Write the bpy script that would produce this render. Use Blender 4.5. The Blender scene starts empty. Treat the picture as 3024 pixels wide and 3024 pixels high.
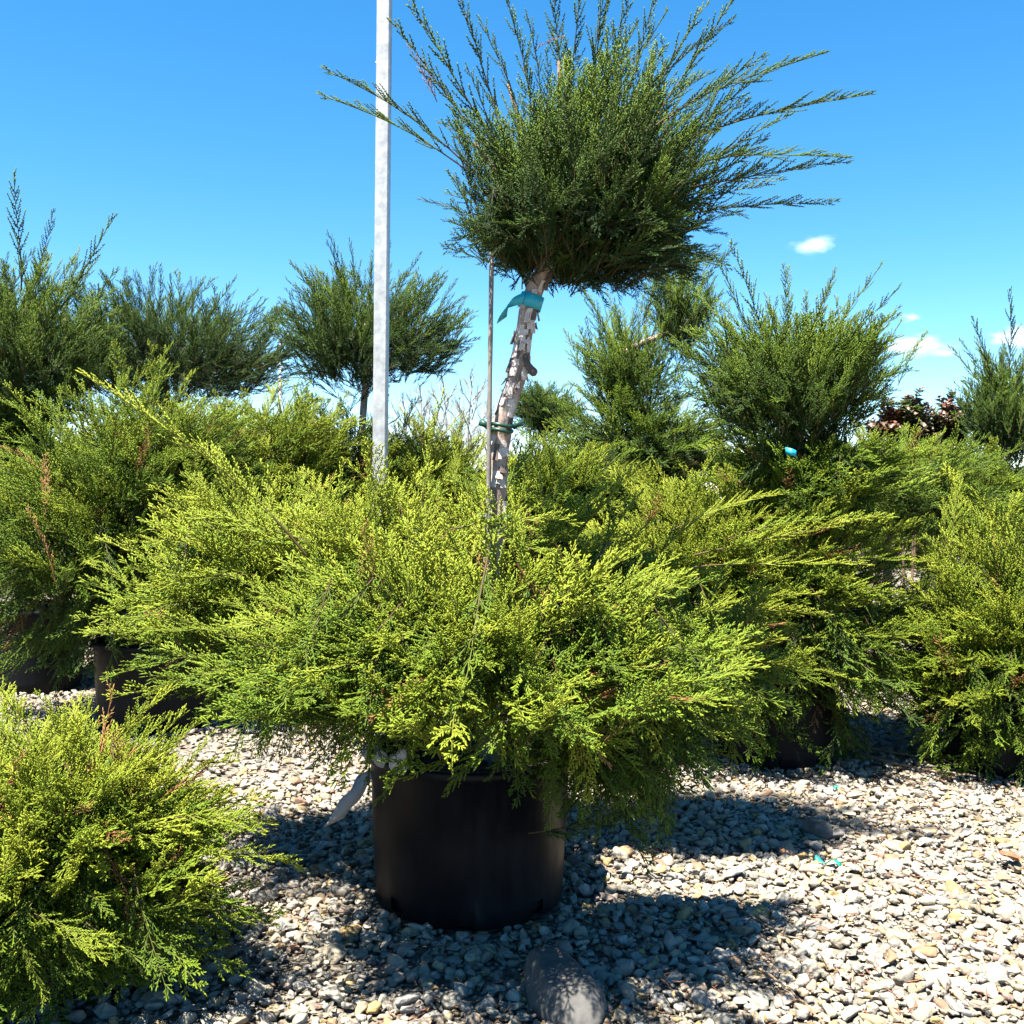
import bpy, bmesh, math, random
import numpy as np
from mathutils import Vector, Matrix, Euler, noise

R = math.radians
scene = bpy.context.scene
col = scene.collection

# ------------------------------------------------------------------ camera
CAM_H = 1.25
cam_data = bpy.data.cameras.new('camera')
cam_data.sensor_width = 36.0
cam_data.lens = 36.0
cam_data.clip_start = 0.05
cam_data.clip_end = 9000.0
cam = bpy.data.objects.new('camera', cam_data)
col.objects.link(cam)
CAM_ROT = Matrix.Rotation(R(90 - 1.17), 4, 'X') @ Matrix.Rotation(R(0.7), 4, 'Z')
cam.matrix_world = Matrix.Translation((0, 0, CAM_H)) @ CAM_ROT
scene.camera = cam

# ------------------------------------------------------------------ sky and sun
SUN = Vector((-0.28, -0.31, 1.0)).normalized()          # towards the sun
ELEV = math.asin(SUN.z)
ROT = math.atan2(SUN.x, SUN.y)
world = bpy.data.worlds.new('World')
scene.world = world
world.use_nodes = True
wn, wl = world.node_tree.nodes, world.node_tree.links
sky = wn.new('ShaderNodeTexSky')
sky.sky_type = 'NISHITA'
sky.sun_disc = False
sky.sun_elevation = ELEV
sky.sun_rotation = ROT
sky.altitude = 1500.0
sky.air_density = 1.0
sky.dust_density = 0.0
sky.ozone_density = 2.0
hs = wn.new('ShaderNodeHueSaturation')
hs.inputs['Saturation'].default_value = 1.35
hs.inputs['Hue'].default_value = 0.493
bg = wn['Background']
bg.inputs['Strength'].default_value = 0.0505
wl.new(sky.outputs[0], hs.inputs['Color'])
wl.new(hs.outputs[0], bg.inputs['Color'])

sun_data = bpy.data.lights.new('sun', 'SUN')
sun_data.energy = 5.0
sun_data.angle = R(0.53)
sun_data.color = (1.0, 0.93, 0.81)
sun = bpy.data.objects.new('sun', sun_data)
sun.rotation_euler = (-SUN).to_track_quat('-Z', 'Y').to_euler()
sun.location = SUN * 60
col.objects.link(sun)

scene.view_settings.view_transform = 'Standard'
scene.view_settings.look = 'None'
scene.view_settings.exposure = 2.5
scene.view_settings.gamma = 1.0
scene.view_settings.use_curve_mapping = False
scene.cycles.max_bounces = 6
scene.cycles.diffuse_bounces = 2
scene.cycles.transmission_bounces = 3
scene.cycles.volume_bounces = 2
scene.cycles.use_denoising = True

# ------------------------------------------------------------------ helpers
def at(px, py, Y):
    """world point seen at photo pixel (px, py) in the vertical plane at depth Y"""
    d = CAM_ROT.to_3x3() @ Vector(((px - 1512) / 3024, -(py - 1512) / 3024, -1.0))
    return Vector((d.x / d.y * Y, Y, CAM_H + d.z / d.y * Y))

def tag(o, label=None, cat=None, group=None, kind=None):
    if label: o['label'] = label
    if cat: o['category'] = cat
    if group: o['group'] = group
    if kind: o['kind'] = kind
    return o

def empty(name, loc=(0, 0, 0)):
    o = bpy.data.objects.new(name, None)
    o.empty_display_size = 0.1
    o.location = loc
    col.objects.link(o)
    return o

def link(name, me, mat, parent=None, loc=None):
    o = bpy.data.objects.new(name, me)
    if mat is not None and not me.materials:
        me.materials.append(mat)
    col.objects.link(o)
    if parent is not None:
        o.parent = parent
        if loc is None:
            o.location = -parent.location        # geometry given in world coordinates
        else:
            o.location = Vector(loc) - parent.location
    elif loc is not None:
        o.location = loc
    return o

def mesh_from(name, V, F, smooth=True):
    me = bpy.data.meshes.new(name)
    me.from_pydata([tuple(v) for v in V], [], F)
    if smooth:
        me.polygons.foreach_set('use_smooth', [True] * len(me.polygons))
    me.update()
    return me

def tube(V, F, pts, rads, sides=8, cap=True):
    pts = [Vector(p) for p in pts]
    n = len(pts)
    ref = Vector((0, 1, 0.13)).normalized()
    b0 = len(V)
    for i, p in enumerate(pts):
        t = (pts[min(i + 1, n - 1)] - pts[max(i - 1, 0)])
        t = t.normalized() if t.length > 1e-9 else Vector((0, 0, 1))
        x = ref.cross(t)
        if x.length < 1e-3: x = Vector((1, 0, 0)).cross(t)
        x.normalize()
        y = t.cross(x)
        for k in range(sides):
            a = 2 * math.pi * k / sides
            V.append(p + (x * math.cos(a) + y * math.sin(a)) * rads[i])
    for i in range(n - 1):
        for k in range(sides):
            a = b0 + i * sides + k
            b = b0 + i * sides + (k + 1) % sides
            F.append((a, b, b + sides, a + sides))
    if cap:
        F.append(tuple(b0 + k for k in range(sides))[::-1])
        F.append(tuple(b0 + (n - 1) * sides + k for k in range(sides)))

def box(V, F, c, s):
    b = len(V)
    for dx in (-.5, .5):
        for dy in (-.5, .5):
            for dz in (-.5, .5):
                V.append(Vector((c[0] + dx * s[0], c[1] + dy * s[1], c[2] + dz * s[2])))
    for f in ((0, 1, 3, 2), (4, 6, 7, 5), (0, 4, 5, 1), (2, 3, 7, 6), (0, 2, 6, 4), (1, 5, 7, 3)):
        F.append(tuple(b + i for i in f))

def spline(pts, n):
    """Catmull-Rom through pts"""
    P = [Vector(p) for p in pts]
    P = [P[0] * 2 - P[1]] + P + [P[-1] * 2 - P[-2]]
    out = []
    segs = len(P) - 3
    for i in range(n):
        u = i / (n - 1) * segs
        k = min(int(u), segs - 1)
        t = u - k
        a, b, c, d = P[k], P[k + 1], P[k + 2], P[k + 3]
        out.append(0.5 * ((2 * b) + (c - a) * t + (2 * a - 5 * b + 4 * c - d) * t * t + (3 * b - a - 3 * c + d) * t ** 3))
    return out

# ------------------------------------------------------------------ materials
def new_mat(name):
    m = bpy.data.materials.new(name)
    m.use_nodes = True
    n = m.node_tree.nodes
    return m, n, m.node_tree.links, n['Principled BSDF']

ALB = 0.45
def ramp(n, stops, interp='LINEAR', k=ALB):
    r = n.new('ShaderNodeValToRGB')
    r.color_ramp.interpolation = interp
    e = r.color_ramp.elements
    while len(e) > 1: e.remove(e[-1])
    e[0].position = stops[0][0]; e[0].color = (*[q * k for q in stops[0][1]], 1)
    for p, c in stops[1:]:
        el = e.new(p); el.color = (*[q * k for q in c], 1)
    return r

def math_node(n, l, op, a, b=None, clamp=False):
    m = n.new('ShaderNodeMath'); m.operation = op; m.use_clamp = clamp
    for i, v in enumerate((a, b)):
        if v is None: continue
        if isinstance(v, (int, float)): m.inputs[i].default_value = v
        else: l.new(v, m.inputs[i])
    return m.outputs[0]

def mix_col(n, l, fac, a, b):
    m = n.new('ShaderNodeMix'); m.data_type = 'RGBA'
    if isinstance(fac, (int, float)): m.inputs[0].default_value = fac
    else: l.new(fac, m.inputs[0])
    for i, v in ((6, a), (7, b)):
        if isinstance(v, tuple): m.inputs[i].default_value = (*[q * ALB for q in v], 1)
        else: l.new(v, m.inputs[i])
    return m.outputs[2]

def simple_mat(name, c0, c1=None, scale=20.0, rough=0.7, bump=0.0, detail=6, stretch=None, metal=0.0, spec=0.4, k=ALB):
    m, n, l, p = new_mat(name)
    p.inputs['Roughness'].default_value = rough
    p.inputs['Metallic'].default_value = metal
    p.inputs['Specular IOR Level'].default_value = spec
    if c1 is None:
        p.inputs['Base Color'].default_value = (*c0, 1)
        c1 = c0
    tc = n.new('ShaderNodeTexCoord')
    mp = n.new('ShaderNodeMapping')
    if stretch: mp.inputs['Scale'].default_value = stretch
    l.new(tc.outputs['Object'], mp.inputs['Vector'])
    nz = n.new('ShaderNodeTexNoise')
    nz.inputs['Scale'].default_value = scale; nz.inputs['Detail'].default_value = detail
    nz.inputs['Roughness'].default_value = 0.65
    l.new(mp.outputs[0], nz.inputs['Vector'])
    r = ramp(n, [(0.35, c0), (0.65, c1)], k=k)
    l.new(nz.outputs['Fac'], r.inputs[0])
    l.new(r.outputs[0], p.inputs['Base Color'])
    if bump:
        b = n.new('ShaderNodeBump'); b.inputs['Strength'].default_value = bump
        b.inputs['Distance'].default_value = 0.01
        l.new(nz.outputs['Fac'], b.inputs['Height']); l.new(b.outputs[0], p.inputs['Normal'])
    return m

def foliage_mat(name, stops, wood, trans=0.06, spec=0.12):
    m, n, l, p = new_mat(name)
    ton = n.new('ShaderNodeAttribute'); ton.attribute_type = 'INSTANCER'; ton.attribute_name = 'tone'
    tin = n.new('ShaderNodeAttribute'); tin.attribute_type = 'GEOMETRY'; tin.attribute_name = 'tint'
    sep = n.new('ShaderNodeSeparateColor'); l.new(tin.outputs['Color'], sep.inputs[0])
    oi = n.new('ShaderNodeObjectInfo')
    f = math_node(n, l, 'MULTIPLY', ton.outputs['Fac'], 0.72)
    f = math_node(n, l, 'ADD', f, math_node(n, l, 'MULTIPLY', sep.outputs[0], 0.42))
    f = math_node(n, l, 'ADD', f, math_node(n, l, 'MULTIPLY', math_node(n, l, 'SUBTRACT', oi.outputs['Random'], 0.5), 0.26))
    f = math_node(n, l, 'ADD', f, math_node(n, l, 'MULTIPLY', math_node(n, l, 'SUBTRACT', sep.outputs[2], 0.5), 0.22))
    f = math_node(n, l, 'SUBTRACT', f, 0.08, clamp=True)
    r = ramp(n, stops); l.new(f, r.inputs[0])
    c = mix_col(n, l, sep.outputs[1], r.outputs[0], wood)
    l.new(c, p.inputs['Base Color'])
    p.inputs['Roughness'].default_value = 0.5
    p.inputs['Specular IOR Level'].default_value = spec
    tr = n.new('ShaderNodeBsdfTranslucent'); l.new(c, tr.inputs['Color'])
    mx = n.new('ShaderNodeMixShader'); mx.inputs[0].default_value = trans
    l.new(p.outputs[0], mx.inputs[1]); l.new(tr.outputs[0], mx.inputs[2])
    l.new(mx.outputs[0], n['Material Output'].inputs['Surface'])
    return m

M = {}
M['juniper'] = foliage_mat('juniper_foliage', [(0.0, (0.028, 0.070, 0.028)), (0.3, (0.068, 0.135, 0.030)),
                                               (0.62, (0.185, 0.300, 0.024)), (1.0, (0.42, 0.49, 0.045))], (0.15, 0.085, 0.045))
M['dead'] = foliage_mat('dead_foliage', [(0.0, (0.25, 0.11, 0.05)), (0.5, (0.42, 0.22, 0.08)), (1.0, (0.55, 0.33, 0.14))], (0.2, 0.1, 0.05))
M['redleaf'] = foliage_mat('red_tipped_leaf', [(0.0, (0.030, 0.045, 0.012)), (0.45, (0.085, 0.090, 0.020)),
                                               (0.7, (0.17, 0.070, 0.030)), (1.0, (0.22, 0.055, 0.035))], (0.12, 0.08, 0.05), spec=0.5)
M['bark'] = simple_mat('peeling_bark', (0.20, 0.13, 0.10), (0.48, 0.38, 0.33), 34, 0.9, 0.9, stretch=(1, 1, 0.3), k=0.75)
M['bark_dark'] = simple_mat('dark_grey_bark', (0.13, 0.095, 0.08), (0.27, 0.21, 0.18), 30, 0.9, 0.7, stretch=(1, 1, 0.3))  # darker bark tone for some trunks, flakes and the limb stub
M['flake'] = simple_mat('bark_flake_pale', (0.44, 0.36, 0.32), (0.64, 0.56, 0.51), 40, 0.9, 0.4, k=0.8)
M['limb'] = simple_mat('limb_bark', (0.16, 0.085, 0.05), (0.36, 0.24, 0.16), 60, 0.85, 0.5)
M['stake'] = simple_mat('weathered_stake', (0.20, 0.18, 0.16), (0.42, 0.38, 0.34), 45, 0.75, 0.2, stretch=(1, 1, 0.35))
M['galv'] = simple_mat('galvanised_steel', (0.40, 0.42, 0.44), (0.66, 0.68, 0.70), 22, 0.42, 0.0, metal=0.25, spec=0.5, k=0.55)
M['tie'] = simple_mat('green_tie', (0.010, 0.075, 0.050), (0.02, 0.12, 0.085), 60, 0.45)
M['ribbon'] = simple_mat('turquoise_ribbon', (0.010, 0.30, 0.42), (0.02, 0.36, 0.48), 30, 0.4, k=0.85)
M['scrap'] = simple_mat('teal_plastic', (0.02, 0.34, 0.27), (0.04, 0.46, 0.38), 50, 0.35)
M['white_plastic'] = simple_mat('white_plastic', (0.62, 0.63, 0.66), (0.72, 0.73, 0.76), 12, 0.45, 0.1)
M['soil'] = simple_mat('potting_soil', (0.030, 0.020, 0.014), (0.10, 0.065, 0.04), 60, 0.95, 1.0)
M['rock'] = simple_mat('grey_rock', (0.10, 0.10, 0.098), (0.18, 0.176, 0.168), 22, 0.9, 0.5)
M['stick'] = simple_mat('dry_stick', (0.26, 0.17, 0.11), (0.46, 0.34, 0.24), 50, 0.85, 0.4)
M['dryleaf'] = simple_mat('dry_leaf', (0.24, 0.10, 0.05), (0.42, 0.20, 0.10), 60, 0.8)
M['bare'] = simple_mat('bare_tree_bark', (0.36, 0.35, 0.34), (0.50, 0.49, 0.47), 5, 0.9)
M['pink'] = simple_mat('pink_tip', (0.7, 0.08, 0.35), None, 5, 0.5)

# black pot plastic with dust and vertical streaks
m, n, l, p = new_mat('black_pot_plastic')
tc = n.new('ShaderNodeTexCoord')
mp = n.new('ShaderNodeMapping'); mp.inputs['Scale'].default_value = (1, 1, 0.16); l.new(tc.outputs['Object'], mp.inputs['Vector'])
nz = n.new('ShaderNodeTexNoise'); nz.inputs['Scale'].default_value = 26; nz.inputs['Detail'].default_value = 9; nz.inputs['Roughness'].default_value = 0.7
l.new(mp.outputs[0], nz.inputs['Vector'])
nz2 = n.new('ShaderNodeTexNoise'); nz2.inputs['Scale'].default_value = 5; nz2.inputs['Detail'].default_value = 6
l.new(tc.outputs['Object'], nz2.inputs['Vector'])
sx = n.new('ShaderNodeSeparateXYZ'); l.new(tc.outputs['Object'], sx.inputs[0])
low = ramp(n, [(0.0, (1,) * 3), (0.16, (0.0,) * 3)], k=1); l.new(sx.outputs['Z'], low.inputs[0])      # splashed dust near the ground
d_ = math_node(n, l, 'MULTIPLY', nz.outputs['Fac'], nz2.outputs['Fac'])
d_ = math_node(n, l, 'ADD', d_, math_node(n, l, 'MULTIPLY', low.outputs[0], 0.09))
r = ramp(n, [(0.20, (0.006, 0.008, 0.012)), (0.38, (0.013, 0.015, 0.019)), (0.60, (0.07, 0.07, 0.07))]); l.new(d_, r.inputs[0])
l.new(r.outputs[0], p.inputs['Base Color'])
p.inputs['Specular IOR Level'].default_value = 0.14
r2 = ramp(n, [(0.2, (0.38,) * 3), (0.45, (0.7,) * 3)], k=1); l.new(d_, r2.inputs[0])
l.new(r2.outputs[0], p.inputs['Roughness'])
b = n.new('ShaderNodeBump'); b.inputs['Strength'].default_value = 0.12; b.inputs['Distance'].default_value = 0.004
l.new(nz.outputs['Fac'], b.inputs['Height']); l.new(b.outputs[0], p.inputs['Normal'])
M['pot'] = m

# pebbles: one colour to each stone
m, n, l, p = new_mat('pebble')
oi = n.new('ShaderNodeObjectInfo')
r = ramp(n, [(0.0, (0.54, 0.48, 0.36)), (0.14, (0.42, 0.41, 0.40)), (0.28, (0.68, 0.62, 0.50)), (0.42, (0.26, 0.28, 0.30)),
             (0.52, (0.62, 0.51, 0.33)), (0.62, (0.50, 0.37, 0.31)), (0.70, (0.72, 0.69, 0.62)), (0.80, (0.36, 0.32, 0.24)),
             (0.86, (0.64, 0.45, 0.17)), (0.91, (0.34, 0.19, 0.15)), (0.95, (0.52, 0.50, 0.46)), (1.0, (0.28, 0.26, 0.20))], 'LINEAR')
l.new(oi.outputs['Random'], r.inputs[0])
tc = n.new('ShaderNodeTexCoord')
nz = n.new('ShaderNodeTexNoise'); nz.inputs['Scale'].default_value = 2.4; nz.inputs['Detail'].default_value = 6
l.new(tc.outputs['Object'], nz.inputs['Vector'])
c = mix_col(n, l, math_node(n, l, 'MULTIPLY', nz.outputs['Fac'], 0.5), r.outputs[0], (0.34, 0.29, 0.22))
l.new(c, p.inputs['Base Color'])
p.inputs['Roughness'].default_value = 0.9; p.inputs['Specular IOR Level'].default_value = 0.1
b = n.new('ShaderNodeBump'); b.inputs['Strength'].default_value = 0.35; b.inputs['Distance'].default_value = 0.05
l.new(nz.outputs['Fac'], b.inputs['Height']); l.new(b.outputs[0], p.inputs['Normal'])
M['pebble'] = m

# ground below and beyond the loose stones
m, n, l, p = new_mat('gravel_ground')
tc = n.new('ShaderNodeTexCoord')
vo = n.new('ShaderNodeTexVoronoi'); vo.inputs['Scale'].default_value = 38
l.new(tc.outputs['Object'], vo.inputs['Vector'])
sp = n.new('ShaderNodeSeparateColor'); l.new(vo.outputs['Color'], sp.inputs[0])
r = ramp(n, [(0.0, (0.28, 0.27, 0.25)), (0.3, (0.48, 0.45, 0.39)), (0.6, (0.36, 0.36, 0.36)), (0.8, (0.55, 0.48, 0.37)), (1, (0.60, 0.58, 0.53))])
l.new(sp.outputs[0], r.inputs[0])
l.new(mix_col(n, l, 0.62, r.outputs[0], (0.20, 0.16, 0.11)), p.inputs['Base Color'])
p.inputs['Roughness'].default_value = 0.95; p.inputs['Specular IOR Level'].default_value = 0.1
b = n.new('ShaderNodeBump'); b.inputs['Strength'].default_value = 0.8; b.inputs['Distance'].default_value = 0.02; b.invert = True
l.new(vo.outputs['Distance'], b.inputs['Height']); l.new(b.outputs[0], p.inputs['Normal'])
M['ground'] = m

# ------------------------------------------------------------------ instancing on points (for foliage and gravel only)
def scatter_group(name, protos):
    g = bpy.data.node_groups.new(name, 'GeometryNodeTree')
    g.interface.new_socket('Geometry', in_out='INPUT', socket_type='NodeSocketGeometry')
    g.interface.new_socket('Geometry', in_out='OUTPUT', socket_type='NodeSocketGeometry')
    n, l = g.nodes, g.links
    gi, go = n.new('NodeGroupInput'), n.new('NodeGroupOutput')
    def attr(nm, dt):
        a = n.new('GeometryNodeInputNamedAttribute'); a.data_type = dt
        a.inputs['Name'].default_value = nm
        return a.outputs['Attribute']
    idx, rot, scl = attr('idx', 'INT'), attr('rot', 'FLOAT_VECTOR'), attr('scl', 'FLOAT_VECTOR')
    e2r = n.new('FunctionNodeEulerToRotation'); l.new(rot, e2r.inputs[0])
    j = n.new('GeometryNodeJoinGeometry')
    for k, ob in enumerate(protos):
        cmp_ = n.new('FunctionNodeCompare'); cmp_.data_type = 'INT'; cmp_.operation = 'EQUAL'
        l.new(idx, cmp_.inputs[2]); cmp_.inputs[3].default_value = k
        oi_ = n.new('GeometryNodeObjectInfo'); oi_.inputs['Object'].default_value = ob
        oi_.inputs['As Instance'].default_value = False
        iop = n.new('GeometryNodeInstanceOnPoints')
        l.new(gi.outputs[0], iop.inputs['Points'])
        l.new(cmp_.outputs[0], iop.inputs['Selection'])
        l.new(oi_.outputs['Geometry'], iop.inputs['Instance'])
        l.new(e2r.outputs[0], iop.inputs['Rotation'])
        l.new(scl, iop.inputs['Scale'])
        l.new(iop.outputs[0], j.inputs[0])
    l.new(j.outputs[0], go.inputs[0])
    return g

def scatter(name, group, P, E, S, I, T, parent=None):
    """points P (world), euler E, scale S (n or n,3), proto index I, tone T"""
    me = bpy.data.meshes.new(name)
    P = np.asarray(P, dtype=np.float32)
    n = len(P)
    me.vertices.add(n)
    me.vertices.foreach_set('co', P.ravel())
    S = np.asarray(S, dtype=np.float32)
    if S.ndim == 1: S = np.repeat(S[:, None], 3, axis=1)
    for nm, ty, dat, key in (('rot', 'FLOAT_VECTOR', np.asarray(E, np.float32).ravel(), 'vector'),
                             ('scl', 'FLOAT_VECTOR', S.ravel(), 'vector'),
                             ('idx', 'INT', np.asarray(I, np.int32), 'value'),
                             ('tone', 'FLOAT', np.asarray(T, np.float32), 'value')):
        a = me.attributes.new(nm, ty, 'POINT'); a.data.foreach_set(key, dat)
    o = bpy.data.objects.new(name, me)
    col.objects.link(o)
    if parent is not None:
        o.parent = parent; o.location = -parent.location
    md = o.modifiers.new('scatter', 'NODES'); md.node_group = group
    return o

# ------------------------------------------------------------------ juniper plumes
class Plume:
    def __init__(s): s.V, s.F, s.C = [], [], []
    def stem(s, pts, rads, sides=4, wood=1.0, tip=(0.2, 0.4)):
        b = len(s.V); tube(s.V, s.F, pts, rads, sides, cap=False)
        n = len(pts)
        for i in range(n):
            w = wood if isinstance(wood, (int, float)) else wood[0] + (wood[1] - wood[0]) * i / (n - 1)
            t = tip[0] + (tip[1] - tip[0]) * i / (n - 1)
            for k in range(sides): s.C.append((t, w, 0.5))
    def twig(s, p, d, L, r, t0, t1, rnd):
        d = d.normalized()
        x = d.orthogonal().normalized(); y = d.cross(x)
        b = len(s.V)
        bend = (x * (rnd - 0.5)) * L * 0.3
        for f, rr, off in ((0.0, 0.65, 0), (0.6, 1.0, 0.4)):
            for k in range(3):
                a = 2.094 * k + rnd * 6
                s.V.append(p + d * (L * f) + bend * off + (x * math.cos(a) + y * math.sin(a)) * (r * rr))
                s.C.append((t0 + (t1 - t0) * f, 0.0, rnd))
        s.V.append(p + d * L + bend); s.C.append((t1, 0.0, rnd))
        for k in range(3):
            q = (k + 1) % 3
            s.F.append((b + k, b + q, b + 3 + q, b + 3 + k))
            s.F.append((b + 3 + k, b + 3 + q, b + 6))
    def mesh(s, name, mat):
        me = mesh_from(name, s.V, s.F)
        a = me.color_attributes.new('tint', 'FLOAT_COLOR', 'POINT')
        c = np.ones((len(s.V), 4), np.float32); c[:, :3] = np.array(s.C, np.float32)
        a.data.foreach_set('color', c.ravel())
        me.materials.append(mat)
        return me

def make_plume(name, seed, L, bend, bare, nspray, lmax, ang, tw, twr, rad, up=0.25, spread=1.0, fork=0.5, mat=None, bareness=0.0):
    rg = random.Random(seed)
    P = Plume()
    N = 12
    wob = [rg.uniform(-1, 1) for _ in range(4)]
    def axis(u):
        return Vector((bend * L * u * u + 0.012 * math.sin(5 * u + wob[0] * 3) * L,
                       0.02 * L * math.sin(4.3 * u + wob[1] * 3), L * (u - 0.12 * abs(bend) * u * u)))
    pts = [axis(i / (N - 1)) for i in range(N)]
    P.stem(pts, [rad * (1 - 0.82 * i / (N - 1)) for i in range(N)], 5, (1.0, 0.15), (0.1, 0.8))
    for i in range(nspray):
        u = bare + (1 - bare) * (i + rg.random() * 0.8) / nspray
        u = min(u, 0.99)
        p = axis(u); t = (axis(min(u + 0.03, 1.03)) - axis(u - 0.03)).normalized()
        x = Vector((1, 0, 0)); x = (x - t * x.dot(t)).normalized(); y = t.cross(x)
        phi = (i % 2) * math.pi + math.pi / 2 + rg.gauss(0, 0.55 * spread)
        side = x * math.cos(phi) + y * math.sin(phi) - x * up
        side.normalize()
        A = ang * rg.uniform(0.75, 1.25)
        d = (t * math.cos(A) + side * math.sin(A)).normalized()
        v = (u - bare) / (1 - bare)
        prof = min(1.0, 0.55 + 1.6 * v) * (1 - v) ** 0.65
        ls = max(0.014, lmax * prof * rg.uniform(0.65, 1.2)) + 0.012
        # spray axis bends back towards the branch direction
        K = 5
        sp = []
        q = p.copy(); dd = d.copy()
        for k in range(K):
            sp.append(q.copy()); q = q + dd * (ls / (K - 1)); dd = (dd + t * 0.10 - x * 0.05).normalized()
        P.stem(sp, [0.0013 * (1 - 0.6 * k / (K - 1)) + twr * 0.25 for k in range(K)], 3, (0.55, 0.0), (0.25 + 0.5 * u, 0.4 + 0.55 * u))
        nt = max(3, int(ls / 0.0066))
        pn = d.cross(t)
        pn = pn.normalized() if pn.length > 1e-3 else y
        for k in range(nt):
            w = (k + rg.random() * 0.6) / nt
            f = w * (K - 1); a = min(int(f), K - 2)
            b = sp[a].lerp(sp[a + 1], f - a)
            ax = (sp[a + 1] - sp[a]).normalized()
            sgn = 1 if k % 2 else -1
            sd = (pn.cross(ax) * sgn + pn * rg.uniform(-0.5, 0.5) - x * 0.12).normalized()
            an = rg.uniform(0.40, 0.72)
            td = ax * math.cos(an) + sd * math.sin(an)
            tl = tw * (1 - 0.55 * w) * rg.uniform(0.65, 1.3)
            rn = rg.random()
            tt = 0.25 + 0.5 * u
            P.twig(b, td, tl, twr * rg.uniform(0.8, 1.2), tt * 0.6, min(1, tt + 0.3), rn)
            if rg.random() < fork:
                td2 = (td + (sd * rg.uniform(-0.9, 0.9)) + ax * 0.2).normalized()
                P.twig(b + td * tl * 0.4, td2, tl * 0.65, twr * 0.9, tt * 0.7, min(1, tt + 0.35), rn)
        P.twig(sp[-1], sp[-1] - sp[-2], 0.014, twr, 0.4 + 0.4 * u, 1.0, 0.6)
    P.twig(pts[-1], pts[-1] - pts[-2], 0.02, twr, 0.8, 1.0, 0.7)
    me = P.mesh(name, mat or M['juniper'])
    return me

LEN = {}
PROTO = []          # objects only used as sources by the scatter groups; never linked into the scene
KIND = {}
def proto(kind, k, me, L):
    o = bpy.data.objects.new(f'{kind}_source_{k}', me)
    KIND.setdefault(kind, []).append(len(PROTO)); PROTO.append(o); LEN[len(PROTO) - 1] = L

for k in range(5):     # arching feathery branch of the lower tiers
    proto('arch', k, make_plume('juniper_branch', 10 + k, 0.42, 0.16 + 0.05 * k, 0.04, 22, 0.125 + 0.01 * (k % 3), 0.62, 0.023, 0.0024, 0.0026, fork=0.35), 0.42)
for k in range(4):     # narrow upright shoot
    proto('shoot', k, make_plume('juniper_shoot', 30 + k, 0.46, 0.03 + 0.03 * k, 0.02, 25, 0.100, 0.46, 0.014, 0.0027, 0.0028, up=0.12, spread=1.5, fork=0.4), 0.46)
for k in range(3):     # lacy hanging spray
    proto('hang', k, make_plume('juniper_spray', 50 + k, 0.32, -0.06 - 0.06 * k, 0.05, 18, 0.080, 0.60, 0.022, 0.0019, 0.0022, up=0.0, fork=0.35), 0.32)
for k in range(3):     # long leading branch
    proto('long', k, make_plume('juniper_leader', 70 + k, 0.80, 0.10 + 0.04 * k, 0.16, 38, 0.145, 0.50, 0.018, 0.0026, 0.0042, up=0.45), 0.80)
for k in range(2):     # brown dried branch
    proto('dead', k, make_plume('dried_branch', 85 + k, 0.34, 0.15, 0.05, 15, 0.06, 0.55, 0.018, 0.0018, 0.0026, mat=M['dead']), 0.34)
G_PLUME = scatter_group('juniper_foliage_scatter', PROTO)
DEAD = [make_plume('dead_branch', 90 + k, 0.30, 0.2, 0.05, 14, 0.05, 0.5, 0.017, 0.0019, 0.003, mat=M['dead']) for k in range(2)]

def frame(a, roll=0.0):
    a = a.normalized()
    d = Vector((0, 0, -1)); x = d - a * d.dot(a)
    if x.length < 0.05:
        x = Vector((math.cos(roll * 7), math.sin(roll * 7), 0)); x = x - a * x.dot(a)
    x.normalize(); y = a.cross(x)
    m3 = Matrix((x, y, a)).transposed()
    return m3 @ Matrix.Rotation(roll, 3, 'Z')

DENS = 1.7
class Crown:
    """a list of plumes; some become branch objects, the rest one scattered mass"""
    def __init__(s): s.rows = []
    def add(s, base, a, L, kind, tone, rg, hero=False, roll=None):
        i = rg.choice(KIND[kind])
        m3 = frame(a, rg.gauss(0, 0.35) if roll is None else roll)
        s.rows.append((Vector(base), m3, L / LEN[i] , i, tone, hero))
    def emit(s, name, parent):
        rest = [r for r in s.rows if not r[5]]
        if rest:
            tag(scatter(name, G_PLUME, [r[0] for r in rest], [tuple(r[1].to_euler()) for r in rest],
                    [r[2] for r in rest], [r[3] for r in rest], [r[4] for r in rest], parent), kind='stuff')
        for r in s.rows:
            if r[5]:
                o = bpy.data.objects.new('branch', PROTO[r[3]].data)
                o.matrix_basis = Matrix.Translation(r[0] - parent.location) @ r[1].to_4x4() @ Matrix.Scale(r[2], 4)
                o['tone'] = float(r[4])
                o.parent = parent
                col.objects.link(o)

def lump(u, seed, f=2.2):
    return noise.noise(Vector((u.x * f + seed * 7.1, u.y * f - seed * 3.3, u.z * f + seed)))

def rand_dir(rg):
    while True:
        v = Vector((rg.uniform(-1, 1), rg.uniform(-1, 1), rg.uniform(-1, 1)))
        if 0.05 < v.length < 1: return v.normalized()

def in_gap(p, g):
    """is p inside a slanting opening of the bush that starts at ground box g = (x0, x1, y0, y1)"""
    x = p.x - SUN.x / SUN.z * p.z; y = p.y - SUN.y / SUN.z * p.z
    return g[0] < x < g[1] and g[2] < y < g[3]

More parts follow.
